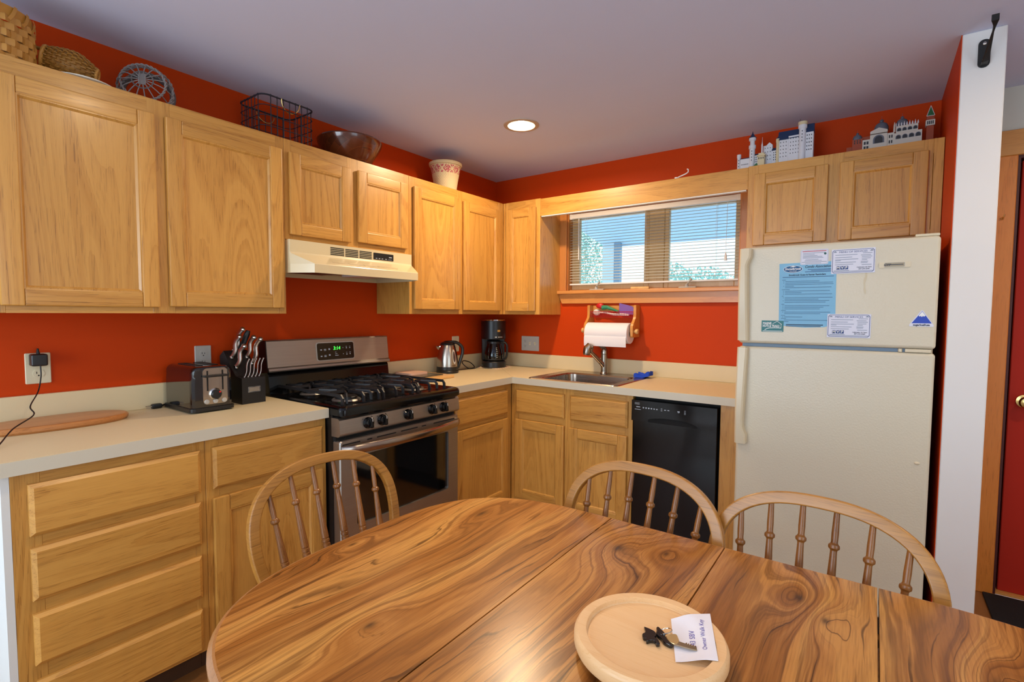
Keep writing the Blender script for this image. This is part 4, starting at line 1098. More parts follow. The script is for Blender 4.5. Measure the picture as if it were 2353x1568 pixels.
G = lambda top: [[Vector((1.262+0.092*i/nx+0.004*math.sin(j*1.3), -0.175+0.085*j/ny+0.022*i/nx+0.004*math.sin(i*1.9), spz(i, j, top))) for i in range(nx+1)] for j in range(ny+1)]
T_, B_ = G(True), G(False)
mb.rings([B_[j] + T_[j][::-1] for j in range(ny+1)])
part('cloth', mb, SPONGE, sp)

# ------------------------------------------------------------------ paper towel holder and its basket
th = thing('paper_towel_holder', 'honey pine wall holder with curved sides under the window sill', 'holder', (1.04, -0.06, 1.28))
def side(x0, x1):
    mb = MB()
    pts = [(0.002, 1.390), (0.062, 1.390), (0.068, 1.384), (0.068, 1.325), (0.072, 1.305), (0.088, 1.285), (0.108, 1.268), (0.118, 1.25), (0.120, 1.23), (0.120, 1.184), (0.114, 1.176), (0.002, 1.176)]
    mb.rings([[Vector((x, -d, z)) for d, z in pts] for x in (x0, x1)])
    return mb
part('side_panel', side(0.868, 0.886), HOLDER, th); part('side_panel', side(1.209, 1.227), HOLDER, th)
mb = MB(); mb.box(0.886, 1.209, -0.016, -0.002, 1.345, 1.388, 0.002, 1); part('back_rail', mb, HOLDER, th)
mb = MB(); mb.tube([(0.845, -0.092, 1.215), (1.250, -0.092, 1.215)], 0.010, 12)
for x, s_ in ((0.850, 1), (1.245, -1)):
    mb.lathe([(0.013, -0.010), (0.017, -0.006), (0.017, 0.006), (0.012, 0.012)], Matrix.Translation((x-0.006*s_*0, -0.092, 1.215)) @ Matrix.Rotation(PI/2*s_, 4, 'Y'), 16)
part('dowel', mb, BAMBOO, th)
mb = MB()
for z in (1.308, 1.318, 1.328, 1.338, 1.346):
    mb.tube([(0.888, -0.018, z), (0.888, -0.062, z), (1.207, -0.062, z), (1.207, -0.018, z)], 0.0011 if z < 1.345 else 0.0018, 5)
for i in range(27):
    x = 0.891+i*0.0121
    mb.tube([(x, -0.062, 1.346), (x, -0.062, 1.308), (x, -0.018, 1.308)], 0.0010, 5)
part('wire_basket', mb, mat('red_coated_wire', '#b3122c', 0.35), th, label='red wire basket')
rl = thing('paper_towel_roll', 'white embossed paper towel roll hanging in the pine holder', 'paper towel', (1.047, -0.092, 1.13))
def towel_mat():
    t = NT('embossed_paper_towel')
    co = t.coord()
    t.b.inputs['Base Color'].default_value = lin('#eae6ea'); t.b.inputs['Roughness'].default_value = 0.9
    s = t.new('ShaderNodeSeparateXYZ'); t.con(co, s.inputs[0])
    a = t.math('ABSOLUTE', t.math('SUBTRACT', t.math('FRACT', t.math('MULTIPLY', s.outputs[0], 14)), 0.5))
    b = t.math('ABSOLUTE', t.math('SUBTRACT', t.math('FRACT', t.math('MULTIPLY', s.outputs[2], 18)), 0.5))
    d = t.math('FRACT', t.math('MULTIPLY', t.math('ADD', a, b), 5.0))
    t.bump(t.math('SMOOTH_MIN', d, 0.5, 0.2), 0.25, 0.002)
    return t.m
mb = MB()
RXM = Matrix.Translation((0.893, -0.092, 1.2)) @ Matrix.Rotation(PI/2, 4, 'Y')
def tring(r, x): return [Vector((x, -0.092+r*math.cos(2*PI*k/40), 1.2015+r*math.sin(2*PI*k/40))) for k in range(40)]
mb.rings([tring(0.022, 0.8925), tring(0.0665, 0.8925), tring(0.069, 0.895), tring(0.069, 1.199), tring(0.0665, 1.2015), tring(0.022, 1.2015)], cap=False, loop=True)
part('roll', mb, towel_mat(), rl)
mb = MB()
sh = [Vector((0, -0.092+0.0695*math.cos(a), 1.2015+0.0695*math.sin(a))) for a in [math.radians(100+8*k) for k in range(13)]]
sh += [Vector((0, -0.163, 1.170)), Vector((0, -0.163, 1.135)), Vector((0, -0.160, 1.112))]
inn = [p + Vector((0, 0.0008, 0)) for p in sh[::-1]]
mb.rings([[p+Vector((x, 0, 0)) for p in sh+inn] for x in (0.8935, 1.1985)])
part('loose_sheet', mb, towel_mat(), rl)
def brush(name, label, cat, pts, r, m, head, hm):
    t = thing(name, label, cat, pts[0]); mb = MB(); mb.tube(pts, r, 10); part('handle', mb, m, t)
    mb = MB(); head(mb); part('head', mb, hm, t); return t
GREENP = mat('green_plastic', '#0f7a4e', 0.35); REDP = mat('red_plastic', '#c3141c', 0.4); PURPLE = mat('purple_plastic', '#7c58a8', 0.4)
brush('dish_brush', 'green handled dish brush with a red round head in the red wire basket', 'brush', [(0.975, -0.050, 1.374), (1.01, -0.050, 1.376), (1.06, -0.050, 1.360), (1.095, -0.050, 1.346)], [0.018, 0.014, 0.009, 0.007], GREENP,
      lambda mb: mb.sphere((0.956, -0.048, 1.386), (0.030, 0.016, 0.020), 16, 10), REDP)
brush('scrub_brush', 'white handled scrub brush lying in the red wire basket', 'brush', [(0.945, -0.030, 1.342), (0.99, -0.032, 1.340), (1.05, -0.036, 1.328), (1.12, -0.036, 1.326), (1.165, -0.036, 1.324)], [0.007, 0.007, 0.008, 0.009, 0.006], WHITEP,
      lambda mb: mb.sphere((0.920, -0.028, 1.341), (0.028, 0.010, 0.022), 16, 10), mat('white_bristles', '#dcd9d2', 0.9, bump=(600, 0.6)))
mb = MB(); mb.rings([[Vector((x, y, z)) for x, z in ((1.092, 1.328), (1.198, 1.326), (1.198, 1.372), (1.180, 1.384), (1.140, 1.394), (1.092, 1.404))] for y in (-0.0340, -0.0300)])
solo('dough_scraper', mb, PURPLE, 'purple plastic scraper standing in the red wire basket', 'scraper', loc=(1.145, -0.032, 1.33))

# ------------------------------------------------------------------ outlets and charger
def plate(S, root, u0, u1, z0, z1, m):
    fn = sfn(S)
    mb = MB(); mb.rings([[fn(u, v, d) for u, v in rrect(u0+i, u1-i, z0+i, z1-i, 0.004, 3)] for i, d in ((0, 0.0005), (0, 0.003), (0.002, 0.006))]); return part('cover_plate', mb, m, root)
def receptacle(S, root, u, z, m, sw=False, par=None):
    fn = sfn(S)
    mb = MB()
    pts = [(u+0.0165*math.cos(a), z+max(-0.0135, min(0.0135, 0.0165*math.sin(a)))) for a in [2*PI*k/28 for k in range(28)]]
    mb.prism(pts, fn, 0.005, 0.0075); rc = part('receptacle', mb, m, root)
    for du, h_ in ((-0.0055, 0.008), (0.0055, 0.0065)):
        mb = MB(); mb.prism([(u+du-0.0011, z-0.001), (u+du+0.0011, z-0.001), (u+du+0.0011, z-0.001+h_), (u+du-0.0011, z-0.001+h_)], fn, 0.0070, 0.0078); part('slot', mb, DARKGAP, rc)
    mb = MB(); mb.prism([(u+0.0026*math.cos(a), z-0.0075+0.0026*math.sin(a)) for a in [2*PI*k/12 for k in range(12)]], fn, 0.0070, 0.0078); part('slot', mb, DARKGAP, rc)
o1 = thing('wall_outlet', 'ivory duplex outlet with a black charger plugged in, left above the counter', 'outlet', (0.0, -2.78, 1.06)); plate('L', o1, -2.816, -2.744, 1.060, 1.174, IVORY); receptacle('L', o1, -2.78, 1.136, IVORY); receptacle('L', o1, -2.78, 1.098, IVORY)
o2 = thing('wall_outlet', 'grey outlet on the red wall directly above the toaster', 'outlet', (0.0, -2.214, 1.06)); plate('L', o2, -2.249, -2.179, 1.060, 1.174, GREYPL); receptacle('L', o2, -2.214, 1.136, GREYPL); receptacle('L', o2, -2.214, 1.098, GREYPL)
o3 = thing('wall_outlet', 'ivory outlet partly hidden behind the kettle handle', 'outlet', (0.0, -0.487, 1.045)); plate('L', o3, -0.523, -0.451, 1.045, 1.160, IVORY); receptacle('L', o3, -0.487, 1.122, IVORY); receptacle('L', o3, -0.487, 1.084, IVORY)
o4 = thing('switch_plate', 'wide plate with one outlet and two toggle switches on the window wall', 'switch', (0.343, 0.0, 1.04)); plate('B', o4, 0.262, 0.424, 1.040, 1.154, GREYPL)
receptacle('B', o4, 0.298, 1.116, GREYPL); receptacle('B', o4, 0.298, 1.078, GREYPL)
for u in (0.343, 0.389):
    mb = MB(); mb.box(u-0.005, u+0.005, -0.0075, -0.005, 1.085, 1.109); mb.rings([[Vector((u+a, -d, z)) for a, z in ((-0.0035, zc-0.004), (0.0035, zc-0.004), (0.0035, zc+0.004), (-0.0035, zc+0.004))] for d, zc in ((0.0075, 1.099), (0.018, 1.104))]); tg = part('toggle', mb, IVORY, o4)
    for z in (1.067, 1.127):
        mb = MB(); mb.sphere((u, -0.0062, z), (0.003, 0.001, 0.003), 8, 6); part('screw', mb, GREYPL, o4)
ch = thing('phone_charger', 'black plug-in charger with a long thin cord trailing over the counter', 'charger', (0.008, -2.784, 1.12))
mb = MB(); mb.box(0.008, 0.050, -2.806, -2.760, 1.128, 1.172, 0.006, 3); part('adapter', mb, BLACKS, ch)
mb = MB(); mb.tube([(0.028, -2.783, 1.171), (0.029, -2.784, 1.184), (0.03, -2.784, 1.192)], [0.006, 0.004, 0.003], 8); part('strain_relief', mb, BLACKS, ch)
def spline(pts, n=8):
    P = [Vector(p) for p in pts]; P = [P[0]*2-P[1]] + P + [P[-1]*2-P[-2]]; out = []
    for i in range(1, len(P)-2):
        a, b, c, d = P[i-1:i+3]
        for k in range(n):
            t_ = k/n
            out.append(0.5*((2*b)+(c-a)*t_+(2*a-5*b+4*c-d)*t_*t_+(3*b-a-3*c+d)*t_**3))
    out.append(P[-2]); return out
mb = MB(); mb.tube(spline([(0.053, -2.783, 1.13), (0.062, -2.785, 1.09), (0.09, -2.80, 1.04), (0.16, -2.835, 1.00), (0.20, -2.835, 0.975), (0.28, -2.90, 0.950), (0.38, -2.95, 0.922), (0.45, -2.985, 0.9195)]), 0.0022, 6); part('cord', mb, BLACKS, ch)

# ------------------------------------------------------------------ things on the left counter
ob = thing('oval_cutting_board', 'oval brown wooden cutting board lying on the left end of the counter', 'cutting board', (0.14, -2.78, ZC))
pts = [(0.135+0.112*math.sin(a)*(1+0.10*math.cos(a)), -2.775+0.225*math.copysign(abs(math.cos(a))**0.85, math.cos(a))) for a in [2*PI*k/48 for k in range(48)]]
def obr(s_, z): return [Vector((0.135+(x-0.135)*s_, -2.775+(y+2.775)*(1-(1-s_)*0.5), z)) for x, y in pts]
mb = MB(); mb.rings([obr(0.95, ZC+0.0004), obr(1.0, ZC+0.008), obr(1.0, ZC+0.016), obr(0.95, ZC+0.022), obr(0.90, ZC+0.0235)]); part('board', mb, WALNUTB, ob, ang=25)

to = thing('toaster', 'glossy black two-slot toaster with chrome control face beside the knife block', 'toaster', (0.165, -2.304, ZC))
TX0, TX1, TY0, TY1, TZ = 0.04, 0.300, -2.386, -2.224, 1.112
mb = MB(); mb.prism(rrect(TX0-0.004, TX1+0.010, TY0-0.006, TY1+0.006, 0.02), lambda u, v, d: Vector((u, v, d)), ZC+0.006, ZC+0.020)
for x in (TX0+0.03, TX1-0.03):
    for y in (TY0+0.03, TY1-0.03): mb.box(x-0.012, x+0.012, y-0.012, y+0.012, ZC, ZC+0.007)
part('base', mb, BLACKS, to)
mb = MB()
def tsec(ins, x):
    w0, w1 = TY0+ins, TY1-ins
    p = [(w0, ZC+0.020), (w0, ZC+0.12), (w0+0.002, TZ-0.045-ins)]
    p += [(w0+0.030-0.028*math.cos(a), TZ-0.032-ins+0.026*math.sin(a)) for a in [PI/2*k/6 for k in range(7)]]
    q = [(w1-(y-w0), z) for y, z in reversed(p)]
    return [Vector((x, y, z)) for y, z in p+q]
mb.rings([tsec(0.014, TX0), tsec(0.004, TX0+0.006), tsec(0.0, TX0+0.018), tsec(0.0, TX1-0.018), tsec(0.004, TX1-0.006), tsec(0.014, TX1)])
part('shell', mb, NAVYG, to)
mb = MB()
for y in (-2.335, -2.275): mb.prism(rrect(TX0+0.045, TX1-0.045, y-0.016, y+0.016, 0.006), lambda u, v, d: Vector((u, v, d)), TZ-0.0065, TZ-0.004)
part('bread_slot', mb, DARKGAP, to)
mb = MB()
for y in (-2.335, -2.275):
    mb.rings([[Vector((u, v, TZ-0.0035)) for u, v in rrect(TX0+0.042, TX1-0.042, y-0.019, y+0.019, 0.007)], [Vector((u, v, TZ-0.0035)) for u, v in rrect(TX0+0.045, TX1-0.045, y-0.016, y+0.016, 0.006)]], cap=False)
part('slot_trim', mb, CHROME, to)
mb = MB(); mb.prism(rrect(-2.343, -2.247, ZC+0.032, 1.098, 0.016), LW, TX1-0.004, TX1+0.003); fp = part('control_face', mb, STEELZ, to)
mb = MB(); mb.box(TX1+0.002, TX1+0.020, -2.341, -2.251, 1.0615, 1.0705, 0.003); part('lever_bar', mb, BLACKS, to)
for y in (-2.325, -2.266):
    mb = MB(); mb.box(TX1+0.0015, TX1+0.0036, y-0.003, y+0.003, 1.005, 1.088); part('lever_slot', mb, DARKGAP, to)
MK = Matrix.Translation((TX1+0.003, -2.296, 0.990)) @ Matrix.Rotation(PI/2, 4, 'Y')
mb = MB(); mb.lathe([(0.025, 0), (0.025, 0.004), (0.021, 0.008), (0.020, 0.006)], MK, 28); part('dial_ring', mb, CHROME, to)
mb = MB(); mb.lathe([(0.019, 0), (0.019, 0.014), (0.017, 0.017), (0.0, 0.0175)], MK, 28); kn = part('browning_dial', mb, BLACKS, to)
mb = MB(); mb.box(TX1+0.0200, TX1+0.0210, -2.288, -2.282, 0.996, 1.002); part('red_pointer', mb, mat('red_pointer', '#d8201a', 0.4), kn)
for y in (-2.330, -2.296, -2.261):
    mb = MB(); mb.lathe([(0.0095, 0), (0.0095, 0.003), (0.008, 0.005), (0, 0.0055)], Matrix.Translation((TX1+0.003, y, 0.9605)) @ Matrix.Rotation(PI/2, 4, 'Y'), 18); part('push_button', mb, GREYPL, to)
pc = to
mb = MB(); mb.tube(spline([(0.036, -2.33, ZC+0.020), (0.031, -2.37, ZC+0.014), (0.045, -2.40, ZC+0.010)]), 0.004, 8); pc = part('power_cord', mb, BLACKS, pc)
mb = MB(); mb.box(0.034, 0.056, -2.440, -2.400, ZC+0.001, ZC+0.021, 0.006, 2); part('plug', mb, BLACKS, pc)
for x, z in ((0.039, ZC+0.012), (0.051, ZC+0.012), (0.045, ZC+0.005)):
    mb = MB(); mb.box(x-0.0012, x+0.0012, -2.458, -2.439, z-0.002, z+0.002); part('prong', mb, CHROME, pc)

kb = thing('knife_block', 'black knife block full of steel handled knives left of the range', 'knife block', (0.15, -2.10, ZC))
KY0, KY1 = -2.158, -2.052
mb = MB()
sec = [(0.055, ZC+0.0005), (0.243, ZC+0.0005), (0.243, 1.034), (0.190, 1.040), (0.150, 1.075), (0.078, 1.150), (0.040, 1.125)]
mb.rings([[Vector((x, y, z)) for x, z in sec] for y in (KY0, KY1)])
part('block', mb, mat('black_stained_block', '#131316', 0.42), kb, ang=20)
mb = MB(); mb.prism(rrect(-2.132, -2.075, 0.968, 0.994, 0.003), LW, 0.2425, 0.2445); part('badge_frame', mb, CHROME, kb)
mb = MB(); mb.prism(rrect(-2.127, -2.080, 0.972, 0.990, 0.002), LW, 0.2440, 0.2449); part('badge_plate', mb, STEELY, kb)
def knife(label, x, y, z, L, r, lean, m, group, steak=False):
    t = thing('steak_knife' if steak else 'kitchen_knife', label, 'knife', (x, y, z), group=group)
    n = 12; pts = []; rs = []
    for i in range(n+1):
        u = i/n
        s_ = (0.004 if steak else 0.010)*math.sin(u*2*PI)*(L/0.13)
        pts.append(Vector((x + lean[0]*L*u + s_, y + lean[1]*L*u + (0.5*s_ if not steak else 0.8*s_), z + L*u)))
    mb = MB()
    w = r; tk = r*0.62
    pr = [(w*math.cos(a), tk*math.sin(a)) for a in [2*PI*k/10 for k in range(10)]]
    mb.tube(pts, 0, prof=pr, upv=(1, 0, 0))
    mb.sphere(pts[-1], (w*1.25, tk*1.25, w*0.9), 10, 8)
    part('handle', mb, m, t)
    mb = MB(); mb.tube([pts[0]-Vector((0.0, 0, 0.004)), pts[0]+Vector((0, 0, 0.006))], 0, prof=[(a*1.15, b*1.15) for a, b in pr], upv=(1, 0, 0)); part('bolster', mb, CHROME, t)
    return t
SH = mat('steel_knife_handle', '#c6beb3', 0.28, 1.0)
LN = (0.30, 0.28)
knife('steel handled knife, lowest and farthest left in the black block', 0.150, -2.140, 1.078, 0.095, 0.0132, LN, SH, 'large knives in the block')
knife('steel handled knife at the left back of the black block', 0.105, -2.138, 1.120, 0.095, 0.0132, LN, SH, 'large knives in the block')
knife('steel handled knife with the highest handle in the black block', 0.070, -2.108, 1.148, 0.100, 0.0132, LN, SH, 'large knives in the block')
knife('steel handled knife second from the right in the black block', 0.105, -2.070, 1.118, 0.092, 0.0132, LN, SH, 'large knives in the block')
knife('steel handled knife farthest right in the black block', 0.135, -2.060, 1.090, 0.112, 0.0132, (0.3, 0.25), SH, 'large knives in the block')
st = thing('sharpening_steel', 'round black handled sharpening steel among the block knives', 'sharpener', (0.08, -2.088, 1.14))
mb = MB(); mb.tube([(0.085, -2.092, 1.13), (0.092, -2.085, 1.155), (0.105, -2.062, 1.225), (0.108, -2.057, 1.242)], [0.009, 0.0115, 0.013, 0.009], 12); part('handle', mb, BLACKS, st)
for i, w_ in enumerate(('leftmost', 'second from the left', 'middle one', 'second from the right', 'rightmost')):
    knife(w_+' of the five thin steak knives along the block front', 0.222, -2.138+i*0.0165, 1.034, 0.082, 0.0042, (0.0, 0.30), SH, 'five steak knives in the front row', steak=True)

# ------------------------------------------------------------------ right of the range
bb = thing('bamboo_cutting_board', 'thick bamboo cutting board lying on the counter right of the range', 'cutting board', (0.19, -1.03, ZC))
mb = MB(); mb.box(0.030, 0.345, -1.19, -0.875, ZC+0.0005, ZC+0.020, 0.004); part('board', mb, BAMBOO, bb)
gb = thing('glass_cutting_board', 'thin dark glass board lying on top of the bamboo board', 'cutting board', (0.17, -1.05, ZC+0.02))
mb = MB(); mb.prism(rrect(0.028, 0.300, -1.165, -0.925, 0.012), lambda u, v, d: Vector((u, v, d)), ZC+0.0205, ZC+0.0255); part('board', mb, mat('dark_glass_board', '#4b4a3c', 0.2), gb)
tv = thing('marble_trivet', 'small pink marbled trivet on the stack of cutting boards', 'trivet', (0.13, -1.04, ZC+0.0255))
mb = MB(); mb.prism(rrect(0.050, 0.205, -1.120, -0.965, 0.02), lambda u, v, d: Vector((u, v, d)), ZC+0.0258, ZC+0.0375); part('slab', mb, mat('pink_marble', '#dfb49c', 0.3, var=0.25), tv)

kt = thing('electric_kettle', 'brushed steel electric kettle with black handle right of the range', 'kettle', (0.125, -0.705, ZC))
KM = Matrix.Translation((0.125, -0.705, ZC))
mb = MB(); mb.lathe([(0.072, 0.0), (0.076, 0.004), (0.076, 0.016), (0.074, 0.019)], KM, 36); part('base', mb, BLACKS, kt)
mb = MB(); mb.lathe([(0.074, 0.021), (0.0755, 0.024), (0.0745, 0.046)], KM, 36); part('lower_band', mb, BLACKS, kt)
mb = MB(); mb.lathe([(0.0743, 0.046), (0.0735, 0.075), (0.069, 0.115), (0.061, 0.155), (0.054, 0.182), (0.050, 0.194)], KM, 40); part('body', mb, STEELZ, kt)
# the spout points left along the wall, the handle right
ks = Vector((-0.72, -0.69, 0)).normalized()
kp = lambda a, z, s_=0.0: Vector((0.125, -0.705, ZC)) + ks*a + Vector((-ks.y, ks.x, 0))*s_ + Vector((0, 0, z))
mb = MB(); mb.rings([[kp(0.052, 0.150), kp(0.050, 0.180, -0.024), kp(0.047, 0.186, -0.024), kp(0.047, 0.186, 0.024), kp(0.050, 0.180, 0.024)],
                     [kp(0.060, 0.158), kp(0.066, 0.182, -0.018), kp(0.066, 0.187, -0.018), kp(0.066, 0.187, 0.018), kp(0.066, 0.182, 0.018)],
                     [kp(0.080, 0.176), kp(0.083, 0.186, -0.006), kp(0.083, 0.188, -0.006), kp(0.083, 0.188, 0.006), kp(0.083, 0.186, 0.006)]]); part('spout', mb, CHROME, kt)
mb = MB(); mb.lathe([(0.0505, 0.192), (0.051, 0.198), (0.044, 0.209), (0.025, 0.216), (0.0, 0.218)], KM, 32); part('lid', mb, BLACKS, kt)
mb = MB(); mb.tube(spline([tuple(kp(0.02, 0.210)), tuple(kp(-0.03, 0.213)), tuple(kp(-0.070, 0.206)), tuple(kp(-0.100, 0.178)), tuple(kp(-0.104, 0.140)), tuple(kp(-0.092, 0.095)), tuple(kp(-0.078, 0.050)), tuple(kp(-0.072, 0.036))]), 0, prof=[(0.011*math.cos(a), 0.013*math.sin(a)) for a in [2*PI*k/12 for k in range(12)]]); part('handle', mb, BLACKS, kt)
# water gauge facing the room
gd = Vector((0.90, -0.25, 0)).normalized(); gs = Vector((-gd.y, gd.x, 0))
gpt = lambda a, z, rr: Vector((0.125, -0.705, ZC)) + (gd*math.cos(a)+gs*math.sin(a))*rr + Vector((0, 0, z))
def krad(z): return 0.0740 - 0.0200*max(0, (z-0.06)/0.13)**1.5
mb = MB(); mb.rings([[gpt(0.16+0.20*k_*math.cos(a), 0.115+0.050*k_*math.sin(a), krad(0.115+0.05*k_*math.sin(a))+o_) for a in [2*PI*k/28 for k in range(28)]] for k_, o_ in ((1.0, -0.001), (1.0, 0.0022), (0.75, 0.0026))]); gg = part('gauge_frame', mb, GREYPL, kt)
mb = MB(); mb.rings([[gpt(0.16+0.20*k_*math.cos(a), 0.115+0.050*k_*math.sin(a), krad(0.115+0.05*k_*math.sin(a))+o_) for a in [2*PI*k/28 for k in range(28)]] for k_, o_ in ((0.74, 0.0015), (0.72, 0.0031), (0.0001, 0.0032))]); part('gauge_window', mb, mat('gauge_window', '#4a3c38', 0.15), gg)
mb = MB()
for k_ in range(9): mb.box(0, 0.0006, 0, 0.0035, 0, 0.0035, M=Matrix.Translation(gpt(-0.15+0.055*k_, 0.052, krad(0.052)+0.0002)) @ Matrix.Rotation(math.atan2(gd.y, gd.x)-0.15+0.055*k_, 4, 'Z'))
part('band_marking', mb, BLACKS, kt, kind='stuff')

cm = thing('coffee_maker', 'black drip coffee maker with glass carafe in the counter corner', 'coffee maker', (0.155, -0.225, ZC))
a_ = math.radians(-48); CM = Matrix.Translation((0.172, -0.243, ZC)) @ Matrix.Rotation(a_, 4, 'Z')   # +x local looks at the camera
mb = MB(); mb.lathe([(0.090, 0.006), (0.092, 0.010), (0.090, 0.045), (0.084, 0.052)], CM, 36); mb.box(-0.11, 0.0, -0.085, 0.085, 0.006, 0.052, 0.008, M=CM); part('base', mb, BLACKS, cm)
mb = MB(); mb.box(-0.115, -0.055, -0.088, 0.088, 0.05, 0.23, 0.008, M=CM); part('back_column', mb, BLACKS, cm)
mb = MB()
hs = [(-0.115, -0.090), (0.0, -0.090)] + [(0.090*math.sin(t_), -0.090*math.cos(t_)) for t_ in [PI*k/20 for k in range(1, 20)]] + [(0.0, 0.090), (-0.115, 0.090)]
mb.rings([[CM @ Vector((x*s_, y*s_, z)) for x, y in hs] for z, s_ in ((0.218, 0.94), (0.222, 1.0), (0.350, 1.0), (0.357, 0.985))]); part('brew_head', mb, mat('coffee_head_black', '#0d0d10', 0.36), cm)
mb = MB(); mb.rings([[CM @ Vector((x*s_, y*s_, z)) for x, y in hs] for z, s_ in ((0.357, 0.97), (0.366, 0.95), (0.368, 0.90))]); part('lid', mb, CHROME, cm)
def CF(u, v, d):  # on the curved front, u angle offset
    return CM @ Vector(((0.090+d)*math.cos(u), (0.090+d)*math.sin(u), v))
mb = MB(); mb.prism([(0.22, 0.275), (0.46, 0.275), (0.46, 0.290), (0.22, 0.290)], CF, 0.0, 0.0012); part('gold_badge', mb, BRASS, cm)
mb = MB()
for u in (0.02, 0.10, 0.28, 0.42, 0.60): mb.prism([(u, 0.234), (u+0.07, 0.234), (u+0.07, 0.2385), (u, 0.2385)], CF, 0.0, 0.0008)
part('button_markings', mb, WHITEP, cm, kind='stuff')
mb = MB(); mb.lathe([(0.052, 0.054), (0.068, 0.062), (0.071, 0.085), (0.068, 0.12), (0.056, 0.165), (0.050, 0.188)], CM @ Matrix.Translation((0.012, 0, 0)), 32, cap=False); cfp = part('carafe', mb, CARAFE, cm)
mb = MB(); mb.lathe([(0.0685, 0.0615), (0.0715, 0.068), (0.0712, 0.072)], CM @ Matrix.Translation((0.012, 0, 0)), 32, cap=False); mb.lathe([(0.055, 0.186), (0.055, 0.200), (0.04, 0.212), (0.0, 0.214)], CM @ Matrix.Translation((0.012, 0, 0)), 32); part('carafe_lid', mb, BLACKS, cfp)
mb = MB()
hd_ = math.radians(68)
hp = lambda r, z: tuple(CM @ Vector((0.012+r*math.cos(hd_), r*math.sin(hd_), z)))
mb.tube(spline([hp(0.05, 0.196), hp(0.080, 0.196), hp(0.100, 0.180), hp(0.104, 0.14), hp(0.100, 0.09), hp(0.085, 0.068), hp(0.066, 0.066)]), 0, prof=[(0.008*math.cos(a), 0.011*math.sin(a)) for a in [2*PI*k/12 for k in range(12)]]); part('carafe_handle', mb, BLACKS, cfp)
mb = MB()
for i in range(6):
    z = 0.085+i*0.014
    rr = 0.0714-0.0002*i-(0.0035*max(0, i-2)); a0 = 0.18
    pts = [CM @ Vector((0.012+rr*math.cos(a0+0.05*k), rr*math.sin(a0+0.05*k), z)) for k in range(4)]
    mb.tube(pts, 0.0011, 5)
part('cup_marks', mb, WHITEP, cfp, kind='stuff')
mb = MB(); mb.prism(rrect(0.075, 0.262, -0.315, -0.125, 0.01), lambda u, v, d: Vector((u+0.02*math.sin(v*40)*0, v, d)), ZC+0.0003, ZC+0.0055)
def cloth_mat():
    t = NT('striped_dish_cloth'); co = t.coord()
    w_ = t.new('ShaderNodeTexWave', wave_type='BANDS', bands_direction='DIAGONAL'); t.con(co, w_.inputs[0]); w_.inputs['Scale'].default_value = 22
    t.con(t.ramp(w_.outputs['Fac'], [(0.0, lin('#d56a7a')), (0.35, lin('#e9e4d8')), (0.6, lin('#6aa07a')), (0.85, lin('#e8d59a'))]), t.b.inputs['Base Color']); t.b.inputs['Roughness'].default_value = 0.9
    return t.m
solo('dish_cloth', mb, cloth_mat(), 'folded striped dish cloth under the coffee maker', 'cloth', loc=(0.17, -0.22, ZC))
mb = MB(); mb.tube(spline([(0.16, -0.36, ZC+0.03), (0.12, -0.40, ZC+0.006), (0.10, -0.45, ZC+0.006), (0.075, -0.49, ZC+0.045), (0.06, -0.46, ZC+0.062), (0.07, -0.40, ZC+0.045), (0.10, -0.385, ZC+0.012), (0.11, -0.44, ZC+0.006), (0.10, -0.53, ZC+0.005), (0.09, -0.62, ZC+0.005)]), 0.0036, 8)
solo('power_cord', mb, BLACKS, 'looped black power cord between kettle and coffee maker', 'cord', loc=(0.09, -0.5, ZC))

# ------------------------------------------------------------------ on top of the left wall cabinets
ZTOP = ZT-0.0095
WICK = mat('golden_wicker', '#c98f3e', 0.5, var=0.25); WICKD = mat('brown_wicker', '#a8742c', 0.5, var=0.3); RATT = mat('rattan_rim', '#c78a32', 0.4)
def woven(name, root_label, cat, c, prof, rows, m, rimm, staves=26, rim_h=0.014, amp=0.0035):
    t = thing(name, root_label, cat, (c[0], c[1], c[2]))
    def rad(z):
        for (r0, z0), (r1, z1) in zip(prof[:-1], prof[1:]):
            if z0 <= z <= z1: return r0+(r1-r0)*(z-z0)/(z1-z0)
        return prof[-1][0]
    hgt = prof[-1][1]
    n = staves*4
    mb = MB()
    for k in range(rows):
        zc = (k+0.5)*hgt/rows; h2 = hgt/rows*0.48
        ph = PI*(k % 2)
        def ring(z, off): return [Vector((c[0]+(rad(z)+off+amp*math.sin(staves*2*PI*j/n+ph))*math.cos(2*PI*j/n), c[1]+(rad(z)+off+amp*math.sin(staves*2*PI*j/n+ph))*math.sin(2*PI*j/n), c[2]+z)) for j in range(n)]
        mb.rings([ring(zc-h2, -0.0008), ring(zc-h2*0.6, 0.0008), ring(zc+h2*0.6, 0.0008), ring(zc+h2, -0.0008)], cap=False)
    part('weave', mb, m, t, kind='stuff')
    for j in range(staves):
        a = 2*PI*(j+0.25)/staves
        mb = MB(); mb.tube([(c[0]+rad(z)*math.cos(a), c[1]+rad(z)*math.sin(a), c[2]+z) for z in [hgt*i/6 for i in range(7)]], 0, prof=[(-0.0012, -0.0075), (0.0012, -0.0075), (0.0012, 0.0075), (-0.0012, 0.0075)], upv=(math.cos(a), math.sin(a), 0))
        part('stave', mb, m, t)
    mb = MB(); mb.lathe([(0.0, 0.001), (rad(0)-0.004, 0.001), (rad(0)-0.004, 0.004), (0, 0.004)], Matrix.Translation(c), 28); part('bottom', mb, m, t)
    r = rad(hgt)
    mb = MB(); mb.lathe([(r-0.006, hgt-rim_h), (r+0.006, hgt-rim_h), (r+0.008, hgt-rim_h*0.5), (r+0.008, hgt+0.004), (r, hgt+0.008), (r-0.008, hgt+0.004)], Matrix.Translation(c), 40, cap=False); part('rim', mb, rimm, t)
    return t
